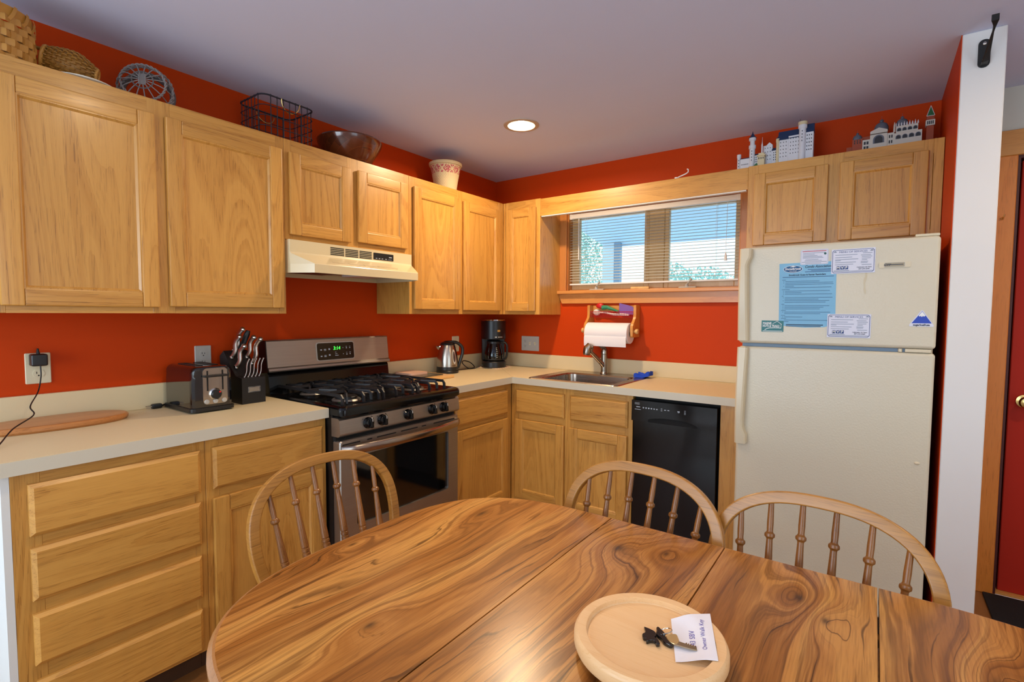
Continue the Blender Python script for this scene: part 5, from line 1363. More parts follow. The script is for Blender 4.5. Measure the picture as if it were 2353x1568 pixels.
tb = woven('tall_woven_basket', 'tall golden splint-woven basket at the left end of the cabinet tops', 'basket', (0.170, -2.905, ZTOP), [(0.116, 0), (0.120, 0.08), (0.118, 0.13), (0.110, 0.165)], 7, WICK, RATT, 18, rim_h=0.028, amp=0.0042)
mb = MB()
for j in range(18):
    a = 2*PI*j/18
    pts = [(0.170+(0.1195+o_)*math.cos(a+da), -2.905+(0.1195+o_)*math.sin(a+da), ZTOP+z_) for da, z_, o_ in ((0, 0.128, -0.001), (0.06, 0.140, 0.0035), (0.12, 0.160, 0.0045), (0.16, 0.172, 0.001))]
    mb.tube(pts, 0, prof=[(-0.0008, -0.0045), (0.0008, -0.0045), (0.0008, 0.0045), (-0.0008, 0.0045)], upv=(math.cos(a), math.sin(a), 0))
part('rim_lashing', mb, WICK, tb, kind='stuff')
# handled basket of looped cane lying on a plate
pl = thing('white_plate', 'white plate under the looped cane scoop on the cabinet top', 'plate', (0.19, -2.68, ZTOP))
mb = MB(); mb.lathe([(0.0, 0.002), (0.05, 0.001), (0.085, 0.009), (0.105, 0.017), (0.106, 0.020), (0.085, 0.013), (0.05, 0.006), (0.0, 0.006)], Matrix.Translation((0.185, -2.67, ZTOP)), 40); part('dish', mb, mat('glazed_white', '#e3ddcd', 0.2), pl)
sc_ = thing('looped_cane_scoop', 'looped brown cane basket scoop with a rod handle lying beside the tall basket', 'basket', (0.18, -2.69, ZTOP+0.03))
A = Vector((0.160, -2.758, ZTOP+0.085)); B = Vector((0.215, -2.628, ZTOP+0.058))
axv = (B-A).normalized(); uu = axv.cross(Vector((0, 0, 1))).normalized(); vv = axv.cross(uu)
def srad(t_): return 0.046*(0.80+0.35*math.sin(PI*min(1, t_*0.95)))*(1-0.55*max(0, (t_-0.55)/0.45)**1.6)
mb = MB(); mb.rings([[A+axv*((B-A).length*t_)+(uu*math.cos(a)+vv*math.sin(a))*(srad(t_)*0.90) for a in [2*PI*k/20 for k in range(20)]] for t_ in [i/14 for i in range(15)]], cap=True); part('core', mb, WICKD, sc_)
mb = MB()
for i in range(11):
    t_ = (i+0.5)/11
    for j in range(17):
        a = 2*PI*(j+0.5*(i % 2))/17
        nrm = uu*math.cos(a)+vv*math.sin(a); tg = -uu*math.sin(a)+vv*math.cos(a)
        c = A+axv*((B-A).length*t_)+nrm*(srad(t_)*0.92)
        pts = [c+nrm*(0.0075*math.sin(u))+axv*(0.0075*math.cos(u)) for u in [2*PI*k/8 for k in range(8)]]
        mb.tube(pts, 0.0026, 5, closed=True)
part('cane_loops', mb, WICKD, sc_, kind='stuff')
mb = MB(); pts = [A+(uu*math.cos(a)+vv*math.sin(a))*0.040 for a in [2*PI*k/20 for k in range(20)]]; mb.tube(pts, 0.006, 8, closed=True); part('end_ring', mb, WICK, sc_); mb = MB()
pts = [B+(uu*math.cos(a)+vv*math.sin(a))*0.022 for a in [2*PI*k/16 for k in range(16)]]; mb.tube(pts, 0.005, 8, closed=True); part('end_ring', mb, WICK, sc_)
mb = MB(); mb.tube([A+axv*0.02+Vector((0, 0, 0.03)), A-axv*0.06+Vector((-0.07, 0, 0.050))], 0.006, 8); part('rod_handle', mb, WICK, sc_)
# grey wire bowl lying on its side
gw = thing('grey_willow_bowl', 'open grey wicker bowl propped on its side on the cabinet top', 'basket', (0.17, -2.46, ZTOP))
GREYW = mat('grey_willow', '#8d8683', 0.55, var=0.2)
ax_ = Vector((0.86, -0.46, 0.20)).normalized(); au = ax_.cross(Vector((0, 0, 1))).normalized(); av = au.cross(ax_)
cc = Vector((0.175, -2.468, ZTOP+0.090))
def gp(r, a, h_): return cc+ax_*h_+(au*math.cos(a)+av*math.sin(a))*r
rows_ = [(0.034, 0.043), (0.072, 0.028), (0.090, -0.014), (0.086, -0.048)]
NS = 15
for k_, (r, h_) in enumerate(rows_):
    mb = MB()
    for ph in (0, PI):
        mb.tube([gp(r+0.0028*math.cos(NS*a+ph)*(k_ > 0), a, h_+0.003*math.sin(NS*a+ph)*(k_ > 0)) for a in [2*PI*j/90 for j in range(90)]], 0.0026, 6, closed=True)
    part('twined_ring', mb, GREYW, gw)
for j in range(NS):
    a = 2*PI*j/NS
    mb = MB(); mb.tube([gp(0.008, a, 0.046), gp(0.034, a, 0.043), gp(0.055, a, 0.037), gp(0.072, a, 0.028), gp(0.086, a, 0.006), gp(0.090, a, -0.014), gp(0.086, a, -0.048)], 0.0019, 6); part('rib', mb, GREYW, gw)
mb = MB()
for j in range(6):
    o_ = -0.010+0.004*j
    mb.tube([cc+ax_*0.0475+au*o_+av*(-0.022), cc+ax_*0.0500+au*o_, cc+ax_*0.0475+au*o_+av*0.022], 0.0019, 6)
part('hub_knot', mb, GREYW, gw)
mb = MB(); mb.tube([gp(0.084, a, -0.058) for a in [2*PI*j/60 for j in range(60)]], 0.011, 8, closed=True); part('braided_rim', mb, mat('dark_grey_willow', '#5b5352', 0.6), gw)
# black wire basket with brassy bails
wb = thing('wire_basket', 'black rectangular wire basket with brass bail handles on the cabinet top', 'basket', (0.165, -1.925, ZTOP))
WIRE = mat('dark_blue_black_wire', '#1d1d28', 0.45)
ZW1 = 2.302
def wring(z, r): 
    mb = MB(); mb.tube([(x, y, z) for x, y in rrect(0.062, 0.276, -2.058, -1.798, 0.035, 5)], r, 6, closed=True); return mb
part('top_rail', wring(ZW1, 0.0038), WIRE, wb)
for z in (2.257, 2.212, 2.167, ZTOP+0.003): part('horizontal_wire', wring(z, 0.0020), WIRE, wb)
per = []
for i in range(7): per.append((0.062, -2.018+i*0.030)); per.append((0.276, -2.018+i*0.030))
for i in range(6): per.append((0.098+i*0.029, -2.058)); per.append((0.098+i*0.029, -1.798))
for x, y in per:
    mb = MB(); mb.tube([(x, y, ZTOP+0.002), (x, y, ZW1)], 0.0020, 6); mb.sphere((x, y, ZW1), 0.0052, 8, 6); part('upright_wire', mb, WIRE, wb)
mb = MB()
for i in range(6): mb.tube([(0.098+i*0.029, -2.058, ZTOP+0.0025), (0.098+i*0.029, -1.798, ZTOP+0.0025)], 0.0018, 5)
part('floor_wires', mb, WIRE, wb)
for x in (0.056, 0.282):
    mb = MB(); mb.tube([(x+(0.012 if x < 0.1 else -0.010)*math.sin(a), -1.925+0.045*math.cos(a), ZW1-0.050*math.sin(a)) for a in [PI*k/20 for k in range(21)]], 0.0026, 8); part('bail_handle', mb, BRASS, wb)
# dark wooden bowl
def bowl_mat():
    t = NT('dark_staved_wood'); co = t.coord()
    br_ = t.new('ShaderNodeTexBrick'); t.con(t.mapping(co, (1, 1, 1), rot=(PI/2, 0, 0.6)), br_.inputs[0])
    br_.inputs['Scale'].default_value = 9; br_.inputs['Color1'].default_value = lin('#5e2a14'); br_.inputs['Color2'].default_value = lin('#2a120a'); br_.inputs['Mortar'].default_value = lin('#7a3a18'); br_.inputs['Mortar Size'].default_value = 0.004
    n = t.noise(t.mapping(co, (6, 6, 60)), 1.0, 3)
    t.con(t.mix(t.math('MULTIPLY', n, 0.6), br_.outputs[0], lin('#6b3216')), t.b.inputs['Base Color']); t.b.inputs['Roughness'].default_value = 0.18; t.b.inputs['Coat Weight'].default_value = 0.5
    return t.m
bw = thing('wooden_bowl', 'glossy dark brown staved wooden bowl above the range hood cabinet', 'bowl', (0.17, -1.53, ZTOP))
mb = MB(); mb.lathe([(0.0, 0.001), (0.088, 0.001), (0.108, 0.014), (0.143, 0.066), (0.164, 0.108), (0.169, 0.128), (0.164, 0.136), (0.156, 0.132), (0.146, 0.100), (0.11, 0.03), (0.0, 0.015)], Matrix.Translation((0.185, -1.53, ZTOP)), 48); part('bowl', mb, bowl_mat(), bw)
# little patterned basket
def fiber_mat():
    t = NT('cream_and_rose_fibre'); co = t.coord()
    s = t.new('ShaderNodeSeparateXYZ'); t.con(co, s.inputs[0])
    z = s.outputs[2]
    a = t.math('ARCTAN2', s.outputs[1], s.outputs[0])
    band = t.math('LESS_THAN', t.math('ABSOLUTE', t.math('SUBTRACT', z, 0.148)), 0.024)
    zig = t.math('ABSOLUTE', t.math('SUBTRACT', t.math('FRACT', t.math('MULTIPLY', a, 1.43)), 0.5))
    dia = t.math('GREATER_THAN', t.math('ABSOLUTE', t.math('SUBTRACT', t.math('MULTIPLY', zig, 0.08), t.math('ABSOLUTE', t.math('SUBTRACT', z, 0.148)))), 0.006)
    pk = t.math('MULTIPLY', band, dia)
    st_ = t.math('GREATER_THAN', t.noise(t.mapping(co, (200, 200, 120)), 1.0, 1), 0.46)
    c = t.mix(t.math('MULTIPLY', pk, st_), lin('#d8c49a'), lin('#b8465a'))
    t.con(c, t.b.inputs['Base Color']); t.b.inputs['Roughness'].default_value = 0.8
    return t.m
FIB = fiber_mat()
sb = woven('small_fibre_basket', 'small cream fibre basket with a rose band near the corner', 'basket', (0.175, -0.775, ZTOP), [(0.066, 0), (0.078, 0.08), (0.092, 0.15), (0.101, 0.192)], 22, FIB, mat('cream_fibre', '#d2bd92', 0.8), 34, amp=0.0016)

# ------------------------------------------------------------------ model buildings over the refrigerator
def windows(mb, x0, x1, z0, z1, nx_, nz_, y, w_, h_):
    for i in range(nx_):
        for j in range(nz_):
            x = x0+(x1-x0)*(i+0.5)/nx_; z = z0+(z1-z0)*(j+0.5)/nz_
            mb.box(x-w_/2, x+w_/2, y-0.0008, y+0.001, z-h_/2, z+h_/2)
MWHITE = mat('model_white', '#d9dbe3', 0.6, var=0.06); MBLUE = mat('model_blue_roof', '#20365c', 0.5); MDARK = mat('model_window_dark', '#20232c', 0.5); MSTONE = mat('model_stone', '#d6c8a2', 0.6); MBRICK = mat('model_brick', '#9a4326', 0.6); MGREY = mat('model_grey_dome', '#5f6675', 0.45); MGREEN = mat('model_green', '#2f6a42', 0.6); MMARBLE = mat('model_marble', '#cdc9bf', 0.6, var=0.1)
YC = -0.185
zb = ZTOP
ca = thing('model_castle', 'small white toy castle with towers and dark blue roofs above the refrigerator', 'model building', (2.035, YC, zb))
wm = MB()
def block(x0, x1, z1, y0, y1, m, nm, win=None, w_=0.004, h_=0.006, z0=None):
    mb = MB(); mb.box(x0, x1, y0, y1, zb if z0 is None else z0, z1, 0.0006, 1); part(nm, mb, m, ca)
    if win: windows(wm, x0+0.004, x1-0.004, win[2], win[3], win[0], win[1], y0, w_, h_)
block(1.872, 1.918, 2.195, YC-0.015, YC+0.02, MWHITE, 'curtain_wall', (6, 1, 2.160, 2.168), 0.003, 0.005)
block(1.935, 1.985, 2.205, YC-0.010, YC+0.02, MWHITE, 'gate_wing', (5, 3, 2.165, 2.20))
block(1.985, 2.030, 2.250, YC-0.005, YC+0.02, MWHITE, 'side_wing', (3, 4, 2.165, 2.245), 0.003, 0.005)
block(2.030, 2.065, 2.215, YC-0.012, YC+0.015, MWHITE, 'low_wing', (3, 4, 2.16, 2.21))
block(2.060, 2.108, 2.262, YC-0.016, YC+0.02, MWHITE, 'palace_wing', (3, 5, 2.165, 2.258), 0.0032, 0.005)
block(2.108, 2.165, 2.275, YC-0.020, YC+0.02, MWHITE, 'palace_wing', (4, 5, 2.175, 2.27), 0.0032, 0.005)
block(2.185, 2.222, 2.278, YC-0.022, YC+0.02, MWHITE, 'palace_wing', (3, 5, 2.180, 2.272), 0.004, 0.006)
def gable(x0, x1, z0, z1, y0, y1, m, nm):
    ym = (y0+y1)/2
    mb = MB(); mb.rings([[Vector((x, y0, z0)), Vector((x, ym, z1)), Vector((x, y1, z0))] for x in (x0, x1)]); part(nm, mb, m, ca)
gable(2.058, 2.168, 2.262, 2.310, YC-0.022, YC+0.022, MBLUE, 'blue_roof'); gable(2.168, 2.224, 2.278, 2.325, YC-0.024, YC+0.022, MBLUE, 'blue_roof')
gable(1.918, 1.990, 2.205, 2.217, YC-0.012, YC+0.022, MBLUE, 'blue_roof'); gable(2.028, 2.066, 2.215, 2.232, YC-0.014, YC+0.017, MBLUE, 'blue_roof'); gable(1.870, 1.920, 2.195, 2.204, YC-0.017, YC+0.022, MBLUE, 'blue_roof')
def tower(root, x, y, r, z1, m, nm, roof=None, roofm=None, top=None, spire=False, wins=True):
    T_ = Matrix.Translation((x, y, 0))
    pr_ = [(r, zb), (r, z1-0.02), (r*1.25, z1-0.015), (r*1.25, z1)]
    mb = MB(); mb.lathe(pr_, T_, 16); tw = part(nm, mb, m, root)
    if roof: mb = MB(); mb.lathe([(r*1.45, z1), (r*0.9, z1+roof*0.4), (r*0.3, z1+roof*0.8), (0.0008, z1+roof)], T_, 16); part('tower_roof', mb, roofm, tw)
    if spire: mb = MB(); mb.tube([(x, y, z1+(roof or 0)*0.9), (x, y, z1+(roof or 0)+0.012)], 0.0008, 5); part('finial', mb, BLACKS, tw)
    if wins: windows(wm, x-r*0.6, x+r*0.6, z1-0.09, z1-0.025, 1, 4, y-r-0.0003, 0.003, 0.007)
    return tw
tower(ca, 1.862, YC, 0.009, 2.225, MWHITE, 'round_tower')
t_ = tower(ca, 1.930, YC-0.006, 0.0145, 2.262, MWHITE, 'tall_tower')
mb = MB(); mb.lathe([(0.012, 2.262), (0.012, 2.285), (0.018, 2.290), (0.018, 2.302)], Matrix.Translation((1.930, YC-0.006, 0)), 16); part('tower_gallery', mb, MWHITE, ca)
mb = MB(); mb.lathe([(0.021, 2.302), (0.012, 2.312), (0.004, 2.326), (0.0006, 2.340)], Matrix.Translation((1.930, YC-0.006, 0)), 16); part('tower_roof', mb, MBLUE, ca)
t_ = tower(ca, 2.172, YC-0.020, 0.0165, 2.318, MWHITE, 'round_tower')
mb = MB(); mb.lathe([(0.019, 2.318), (0.022, 2.322), (0.022, 2.334), (0.017, 2.336)], Matrix.Translation((2.172, YC-0.020, 0)), 16); part('tower_gallery', mb, MSTONE, ca)
mb = MB(); mb.tube([(2.160, YC-0.02, 2.336), (2.160, YC-0.02, 2.352)], 0.0008, 5); part('finial', mb, BLACKS, ca)
tower(ca, 2.057, YC-0.012, 0.008, 2.272, MSTONE, 'corner_turret', 0.012, MBLUE, wins=False)
mb = MB(); mb.box(1.965, 1.998, YC-0.042, YC-0.016, zb, 2.190, 0.001, 1); mb.box(1.961, 2.002, YC-0.046, YC-0.012, 2.190, 2.196); mb.box(1.968, 1.995, YC-0.040, YC-0.018, 2.196, 2.206); part('gatehouse', mb, MSTONE, ca); windows(wm, 1.966, 1.997, 2.170, 2.186, 3, 1, YC-0.042, 0.004, 0.010)
mb = MB(); mb.lathe([(0.004, 2.206), (0.004, 2.25), (0.0012, 2.266), (0.0005, 2.292)], Matrix.Translation((1.983, YC-0.028, 0)), 10); part('gate_spire', mb, MWHITE, ca)
mb = MB(); mb.prism([(2.000, 2.250), (2.030, 2.250), (2.015, 2.264)], BW, -YC-0.02, -YC+0.006); part('gable_end', mb, MWHITE, ca)
mb = MB(); mb.prism([(1.932, zb), (1.966, zb), (1.966, 2.150), (1.958, 2.158), (1.946, 2.146)], BW, -YC+0.016, -YC+0.034); part('hillside', mb, MGREEN, ca)
part('windows', wm, MDARK, ca, kind='stuff')
# basilica-like model
ba = thing('model_basilica', 'small toy basilica with grey domes and arched marble front above the refrigerator', 'model building', (2.50, YC, zb)); ca_keep = ca; ca = ba
wm = MB()
block(2.366, 2.400, 2.172, YC, YC+0.03, MBRICK, 'brick_wing', None)
block(2.390, 2.432, 2.202, YC-0.015, YC+0.03, MBRICK, 'brick_wing', (3, 2, 2.178, 2.198), 0.004, 0.008)
block(2.432, 2.462, 2.190, YC-0.024, YC+0.02, MMARBLE, 'marble_bay', (2, 2, 2.14, 2.185), 0.008, 0.014)
block(2.428, 2.560, 2.212, YC+0.0, YC+0.03, MBRICK, 'nave', None)
block(2.462, 2.530, 2.208, YC-0.026, YC+0.02, MMARBLE, 'portal_bay', None)
block(2.530, 2.556, 2.205, YC-0.024, YC+0.02, MMARBLE, 'marble_bay', (2, 2, 2.15, 2.20), 0.005, 0.014)
block(2.556, 2.660, 2.198, YC-0.026, YC+0.02, MMARBLE, 'arcade_front', None)
block(2.562, 2.645, 2.232, YC-0.018, YC+0.02, MMARBLE, 'upper_arcade', None, z0=2.198)
mb = MB(); mb.prism([(2.462, 2.214), (2.530, 2.214), (2.530, 2.226), (2.496, 2.240), (2.462, 2.226)], BW, -YC-0.02, -YC+0.020); part('pediment', mb, MMARBLE, ba)
def archw(x, z, r, y):
    pts = [(x-r, z-r*0.8)] + [(x+r*math.cos(a), z+r*math.sin(a)) for a in [PI-PI*k/10 for k in range(11)]] + [(x+r, z-r*0.8)]
    mb = MB(); mb.rings([[Vector((u, y-d, v)) for u, v in pts] for d in (-0.001, 0.0015)]); o = part('arch', mb, MGREY, ba)
    pts = [(x-r*0.72, z-r*0.8)] + [(x+r*0.72*math.cos(a), z+r*0.72*math.sin(a)) for a in [PI-PI*k/10 for k in range(11)]] + [(x+r*0.72, z-r*0.8)]
    mb = MB(); mb.rings([[Vector((u, y-d, v)) for u, v in pts] for d in (0.0012, 0.0019)]); part('archway', mb, MDARK, o)
archw(2.496, 2.182, 0.022, YC-0.026)
for i in range(4): archw(2.572+i*0.0245, 2.178, 0.0105, YC-0.026); archw(2.574+i*0.0202, 2.214, 0.0085, YC-0.018)
for i in range(9):
    x = 2.562+i*0.0103
    mb = MB(); mb.lathe([(0.003, 2.232), (0.0035, 2.238), (0.0012, 2.248), (0.0004, 2.254 if i % 2 else 2.246)], Matrix.Translation((x, YC-0.012, 0)), 8); part('pinnacle', mb, MWHITE, ba)
mb = MB(); mb.lathe([(0.004, 2.205), (0.004, 2.235), (0.0008, 2.252)], Matrix.Translation((2.556, YC-0.022, 0)), 8); part('corner_pinnacle', mb, MMARBLE, ba)
for x, r, z, y in ((2.410, 0.020, 2.200, YC), (2.505, 0.029, 2.232, YC+0.01), (2.585, 0.024, 2.240, YC+0.012)):
    T_ = Matrix.Translation((x, y, 0))
    mb = MB(); mb.lathe([(r, z), (r, z+r*0.25), (r*0.97, z+r*0.6), (r*0.78, z+r*1.0), (r*0.45, z+r*1.25), (r*0.22, z+r*1.34)], T_, 20); dm = part('dome', mb, MGREY, ba)
    mb = MB(); mb.lathe([(r*0.22, z+r*1.32), (r*0.24, z+r*1.5), (r*0.34, z+r*1.58), (r*0.25, z+r*1.72), (0.0006, z+r*1.85), (0.0005, z+r*2.4)], T_, 12); part('dome_lantern', mb, MGREY, dm)
part('windows', wm, MDARK, ba, kind='stuff')
ca = ca_keep
bt = thing('model_bell_tower', 'thin brick toy bell tower with a green pointed top near the right wall', 'model building', (2.690, YC+0.02, zb))
yb = YC+0.02
mb = MB(); mb.box(2.676, 2.704, yb-0.013, yb+0.013, zb, 2.218, 0.001, 1); part('brick_shaft', mb, MBRICK, bt)
mb = MB(); mb.box(2.673, 2.707, yb-0.016, yb+0.016, 2.218, 2.244, 0.001, 1); bl_ = part('belfry', mb, MMARBLE, bt)
for i in range(4):
    mb = MB(); mb.box(2.678+i*0.0065, 2.682+i*0.0065, yb-0.0168, yb-0.015, 2.223, 2.238); part('belfry_opening', mb, MDARK, bl_)
mb = MB(); mb.box(2.675, 2.705, yb-0.014, yb+0.014, 2.244, 2.262, 0.001, 1); part('attic', mb, MBRICK, bt)
mb = MB(); mb.rings([[Vector((2.690+a*r_, yb+b*r_, z)) for a, b in ((-1, -1), (1, -1), (1, 1), (-1, 1))] for r_, z in ((0.0145, 2.262), (0.0005, 2.312))]); part('pointed_top', mb, MGREEN, bt)
mb = MB()
for a, b in ((-1, -1), (1, -1)): mb.tube([(2.690+a*0.0145, yb+b*0.0145, 2.262), (2.690, yb, 2.312)], 0.0013, 5)
mb.tube([(2.6755, yb-0.0145, 2.262), (2.7045, yb-0.0145, 2.262)], 0.0013, 5); part('top_edging', mb, MWHITE, bt)
mb = MB(); mb.tube([(2.706, yb-0.006, zb), (2.714, yb-0.006, zb+0.045)], 0.003, 6); part('side_prop', mb, MBRICK, bt)
# ------------------------------------------------------------------ dining table
TZ0 = 0.750
tbx = thing('dining_table', 'long oval dining table with figured brown top, two leaves and a pale board on it', 'table', (2.386, -2.44, 0.0))
TA, TB, TN = 0.503, 0.495, 3.1
S1, S2, S3 = 1.927, 2.232, 2.542
TYC = -2.44
def half_outline(side, ins, n=40):
    """outline of the rounded half, from the seam round to the seam"""
    xs = S1 if side < 0 else S3
    out = []
    for k in range(n+1):
        a = -PI/2 + PI*k/n
        ca_, sa_ = math.cos(a), math.sin(a)
        x = xs + side*(TA-ins)*abs(ca_)**(2/TN)
        y = TYC + (TB-ins)*math.copysign(abs(sa_)**(2/TN), sa_)
        out.append((x, y))
    return out
EDGE = [(0.012, TZ0), (0.008, TZ0-0.0012), (0.0035, TZ0-0.006), (0.0, TZ0-0.012), (0.0, TZ0-0.020), (0.004, TZ0-0.026), (0.002, TZ0-0.032), (0.008, TZ0-0.038)]
G_ = 0.0016
def section(outline_fn, nm):
    mb = MB(); o = outline_fn(0.012)
    mb.rings([[Vector((x, y, z)) for x, y in o] for z in (TZ0-0.03, TZ0)])
    p = part(nm, mb, TABLE, tbx, local=False)
    # texture follows the table as a whole
    mb = MB(); mb.rings([[Vector((x, y, z)) for x, y in outline_fn(i)] for i, z in EDGE], cap=False, closed=False)
    part('edge_moulding', mb, TEDGE, p)
    return p
def shift(pts, dx): return [(x+dx, y) for x, y in pts]
section(lambda i: shift(half_outline(-1, i), -G_), 'rounded_end')
section(lambda i: shift(half_outline(1, i), G_), 'rounded_end')
def leaf(x0, x1):
    def f(i): return [(x0+G_, TYC-TB+i), (x1-G_, TYC-TB+i)], [(x1-G_, TYC+TB-i), (x0+G_, TYC+TB-i)]
    mb = MB(); a, b = f(0.012); mb.rings([[Vector((x, y, z)) for x, y in a+b] for z in (TZ0-0.03, TZ0)])
    p = part('leaf', mb, TABLE, tbx)
    mb = MB()
    for s_ in (0, 1): mb.rings([[Vector((x, y, z)) for x, y in f(i)[s_]] for i, z in EDGE], cap=False, closed=False)
    part('edge_moulding', mb, TEDGE, p)
leaf(S1, S2); leaf(S2, S3)
mb = MB(); mb.box(1.60, 2.87, TYC-0.33, TYC-0.30, 0.655, 0.719); mb.box(1.60, 2.87, TYC+0.30, TYC+0.33, 0.655, 0.719); mb.box(1.60, 1.63, TYC-0.30, TYC+0.30, 0.655, 0.719); mb.box(2.84, 2.87, TYC-0.30, TYC+0.30, 0.655, 0.719); part('apron', mb, CHAIRB, tbx)
x = 2.24
mb = MB(); mb.lathe([(0.06, 0.10), (0.085, 0.16), (0.05, 0.26), (0.075, 0.40), (0.05, 0.52), (0.08, 0.60), (0.08, 0.69)], Matrix.Translation((x, TYC, 0)), 24); pd = part('pedestal', mb, CHAIRZ, tbx)
mb = MB(); mb.box(x-0.30, x+0.30, TYC-0.12, TYC+0.12, 0.690, 0.718); part('pedestal_plate', mb, CHAIRB, tbx)
for dx, dy in ((1, 0), (-1, 0), (0, -1)):
    mb = MB(); mb.tube([(x+dx*0.04, TYC+dy*0.04, 0.20), (x+dx*0.22, TYC+dy*0.22, 0.13), (x+dx*0.42, TYC+dy*0.42, 0.027)], [0.045, 0.04, 0.026], 10); part('foot', mb, CHAIRB, pd)

# ------------------------------------------------------------------ bow-back chairs
def make_chair(label, loc, rot):
    """local frame: +x is the way the chair faces, origin on the floor under the bow foot line"""
    t = thing('bow_back_chair', label, 'chair', loc, rot, group='bow-back chairs round the table')
    SH_ = 0.44
    W, R, top, k, tp, ex = 0.251, 0.188, 0.885, 0.277, 0.063, 0.821
    W -= 0.0155; R -= 0.004; top -= 0.0155
    hc = top-R
    def P(s, h): return Vector((-(h-SH_)*k, -s, h))
    def bow_s(h): return W - tp*(hc-h)**2/0.04
    cl = []
    hs_ = [SH_-0.02 + (hc-SH_+0.02)*i/14 for i in range(14)]
    cl += [(-bow_s(h), h) for h in hs_]
    for i in range(41):
        a = -PI/2+PI*i/40
        cl.append((W*math.copysign(abs(math.sin(a))**ex, math.sin(a)), hc+R*abs(math.cos(a))**ex))
    cl += [(bow_s(h), h) for h in reversed(hs_)]
    pts = [P(s, h) for s, h in cl]
    nrm = Vector((1, 0, k)).normalized()
    mb = MB()
    a_, b_ = 0.0120, 0.0155
    prf = rrect(-a_, a_, -b_, b_, 0.005, 3)
    mb.tube(pts, 0, prof=prf, upv=nrm)
    part('bow', mb, CHAIRB, t, local=True)
    # saddle seat
    def sring(sc_, z, dip=0):
        o = []
        for i in range(40):
            a = 2*PI*i/40
            x = 0.195 + 0.215*sc_*math.copysign(abs(math.cos(a))**0.75, math.cos(a))
            y = (0.205+0.012*math.cos(a))*sc_*math.copysign(abs(math.sin(a))**0.75, math.sin(a))
            o.append(Vector((x, y, z-dip*math.exp(-((x-0.19)/0.12)**2))))
        return o
    mb = MB(); mb.rings([sring(0.86, 0.405), sring(0.99, 0.418), sring(1.0, 0.432), sring(0.97, 0.441), sring(0.75, 0.438, 0.004), sring(0.3, 0.434, 0.006)]); part('seat', mb, CHAIRB, t, local=True)
    # spindles, turned with a bead near the top and a double groove low down
    sb_ = [-0.150, -0.090, -0.030, 0.030, 0.090, 0.150]
    stp = [-0.178, -0.108, -0.036, 0.036, 0.108, 0.178]
    for s0, s1 in zip(sb_, stp):
        # height of the bow at s1
        ua = min(1, abs(s1)/W)**(1/ex); hh = hc+R*(max(0, 1-ua*ua)**0.5)**ex
        A_ = P(s0, SH_-0.006); A_.x += 0.012; B_ = P(s1, hh-0.006)
        L = (B_-A_).length
        d = (B_-A_).normalized()
        q = d.to_track_quat('Z', 'Y').to_matrix().to_4x4()
        M = Matrix.Translation(A_) @ q
        bead = L-0.088
        pr = [(0.0075, 0), (0.0095, L*0.25), (0.0112, L*0.40), (0.0116, L*0.455), (0.0098, L*0.458), (0.0098, L*0.464), (0.0114, L*0.467), (0.0114, L*0.482), (0.0098, L*0.485), (0.0098, L*0.490), (0.0112, L*0.495),
              (0.0085, bead-0.05), (0.0072, bead-0.010), (0.0085, bead-0.007), (0.0118, bead-0.004), (0.0124, bead), (0.0118, bead+0.004), (0.0085, bead+0.007), (0.0072, bead+0.010), (0.0078, bead+0.03), (0.0062, L)]
        mb = MB(); mb.lathe(pr, M, 14); part('spindle', mb, CHAIRZ, t, local=True)
    legs = []
    for x, y, fx, fy in ((0.33, 0.14, 0.40, 0.19), (0.33, -0.14, 0.40, -0.19), (0.06, 0.13, -0.02, 0.18), (0.06, -0.13, -0.02, -0.18)):
        mb = MB(); A_ = Vector((fx, fy, 0.0)); B_ = Vector((x, y, 0.41)); L = (B_-A_).length
        M = Matrix.Translation(A_) @ (B_-A_).normalized().to_track_quat('Z', 'Y').to_matrix().to_4x4()
        mb.lathe([(0.011, 0.002), (0.014, L*0.15), (0.020, L*0.42), (0.015, L*0.50), (0.021, L*0.53), (0.015, L*0.56), (0.021, L*0.72), (0.013, L)], M, 12); part('leg', mb, CHAIRZ, t, local=True); legs.append((A_, B_))
    md = []
    for i, j in ((0, 2), (1, 3)):
        a = legs[i][0].lerp(legs[i][1], 0.42); b = legs[j][0].lerp(legs[j][1], 0.42)
        mb = MB(); mb.tube([a, a.lerp(b, 0.5), b], [0.008, 0.013, 0.008], 10); part('stretcher', mb, CHAIRZ, t, local=True); md.append(a.lerp(b, 0.5))
    mb = MB(); mb.tube([md[0], md[0].lerp(md[1], 0.5), md[1]], [0.008, 0.013, 0.008], 10); part('stretcher', mb, CHAIRZ, t, local=True)
    return t
make_chair('oak bow-back spindle chair at the left end of the table before the range', (1.233, -2.346, 0), -0.045)
make_chair('oak bow-back spindle chair at the far side of the table before the dishwasher', (1.964, -1.952, 0), -1.656)
make_chair('oak bow-back spindle chair at the far side of the table before the refrigerator', (2.415, -1.947, 0), -1.638)

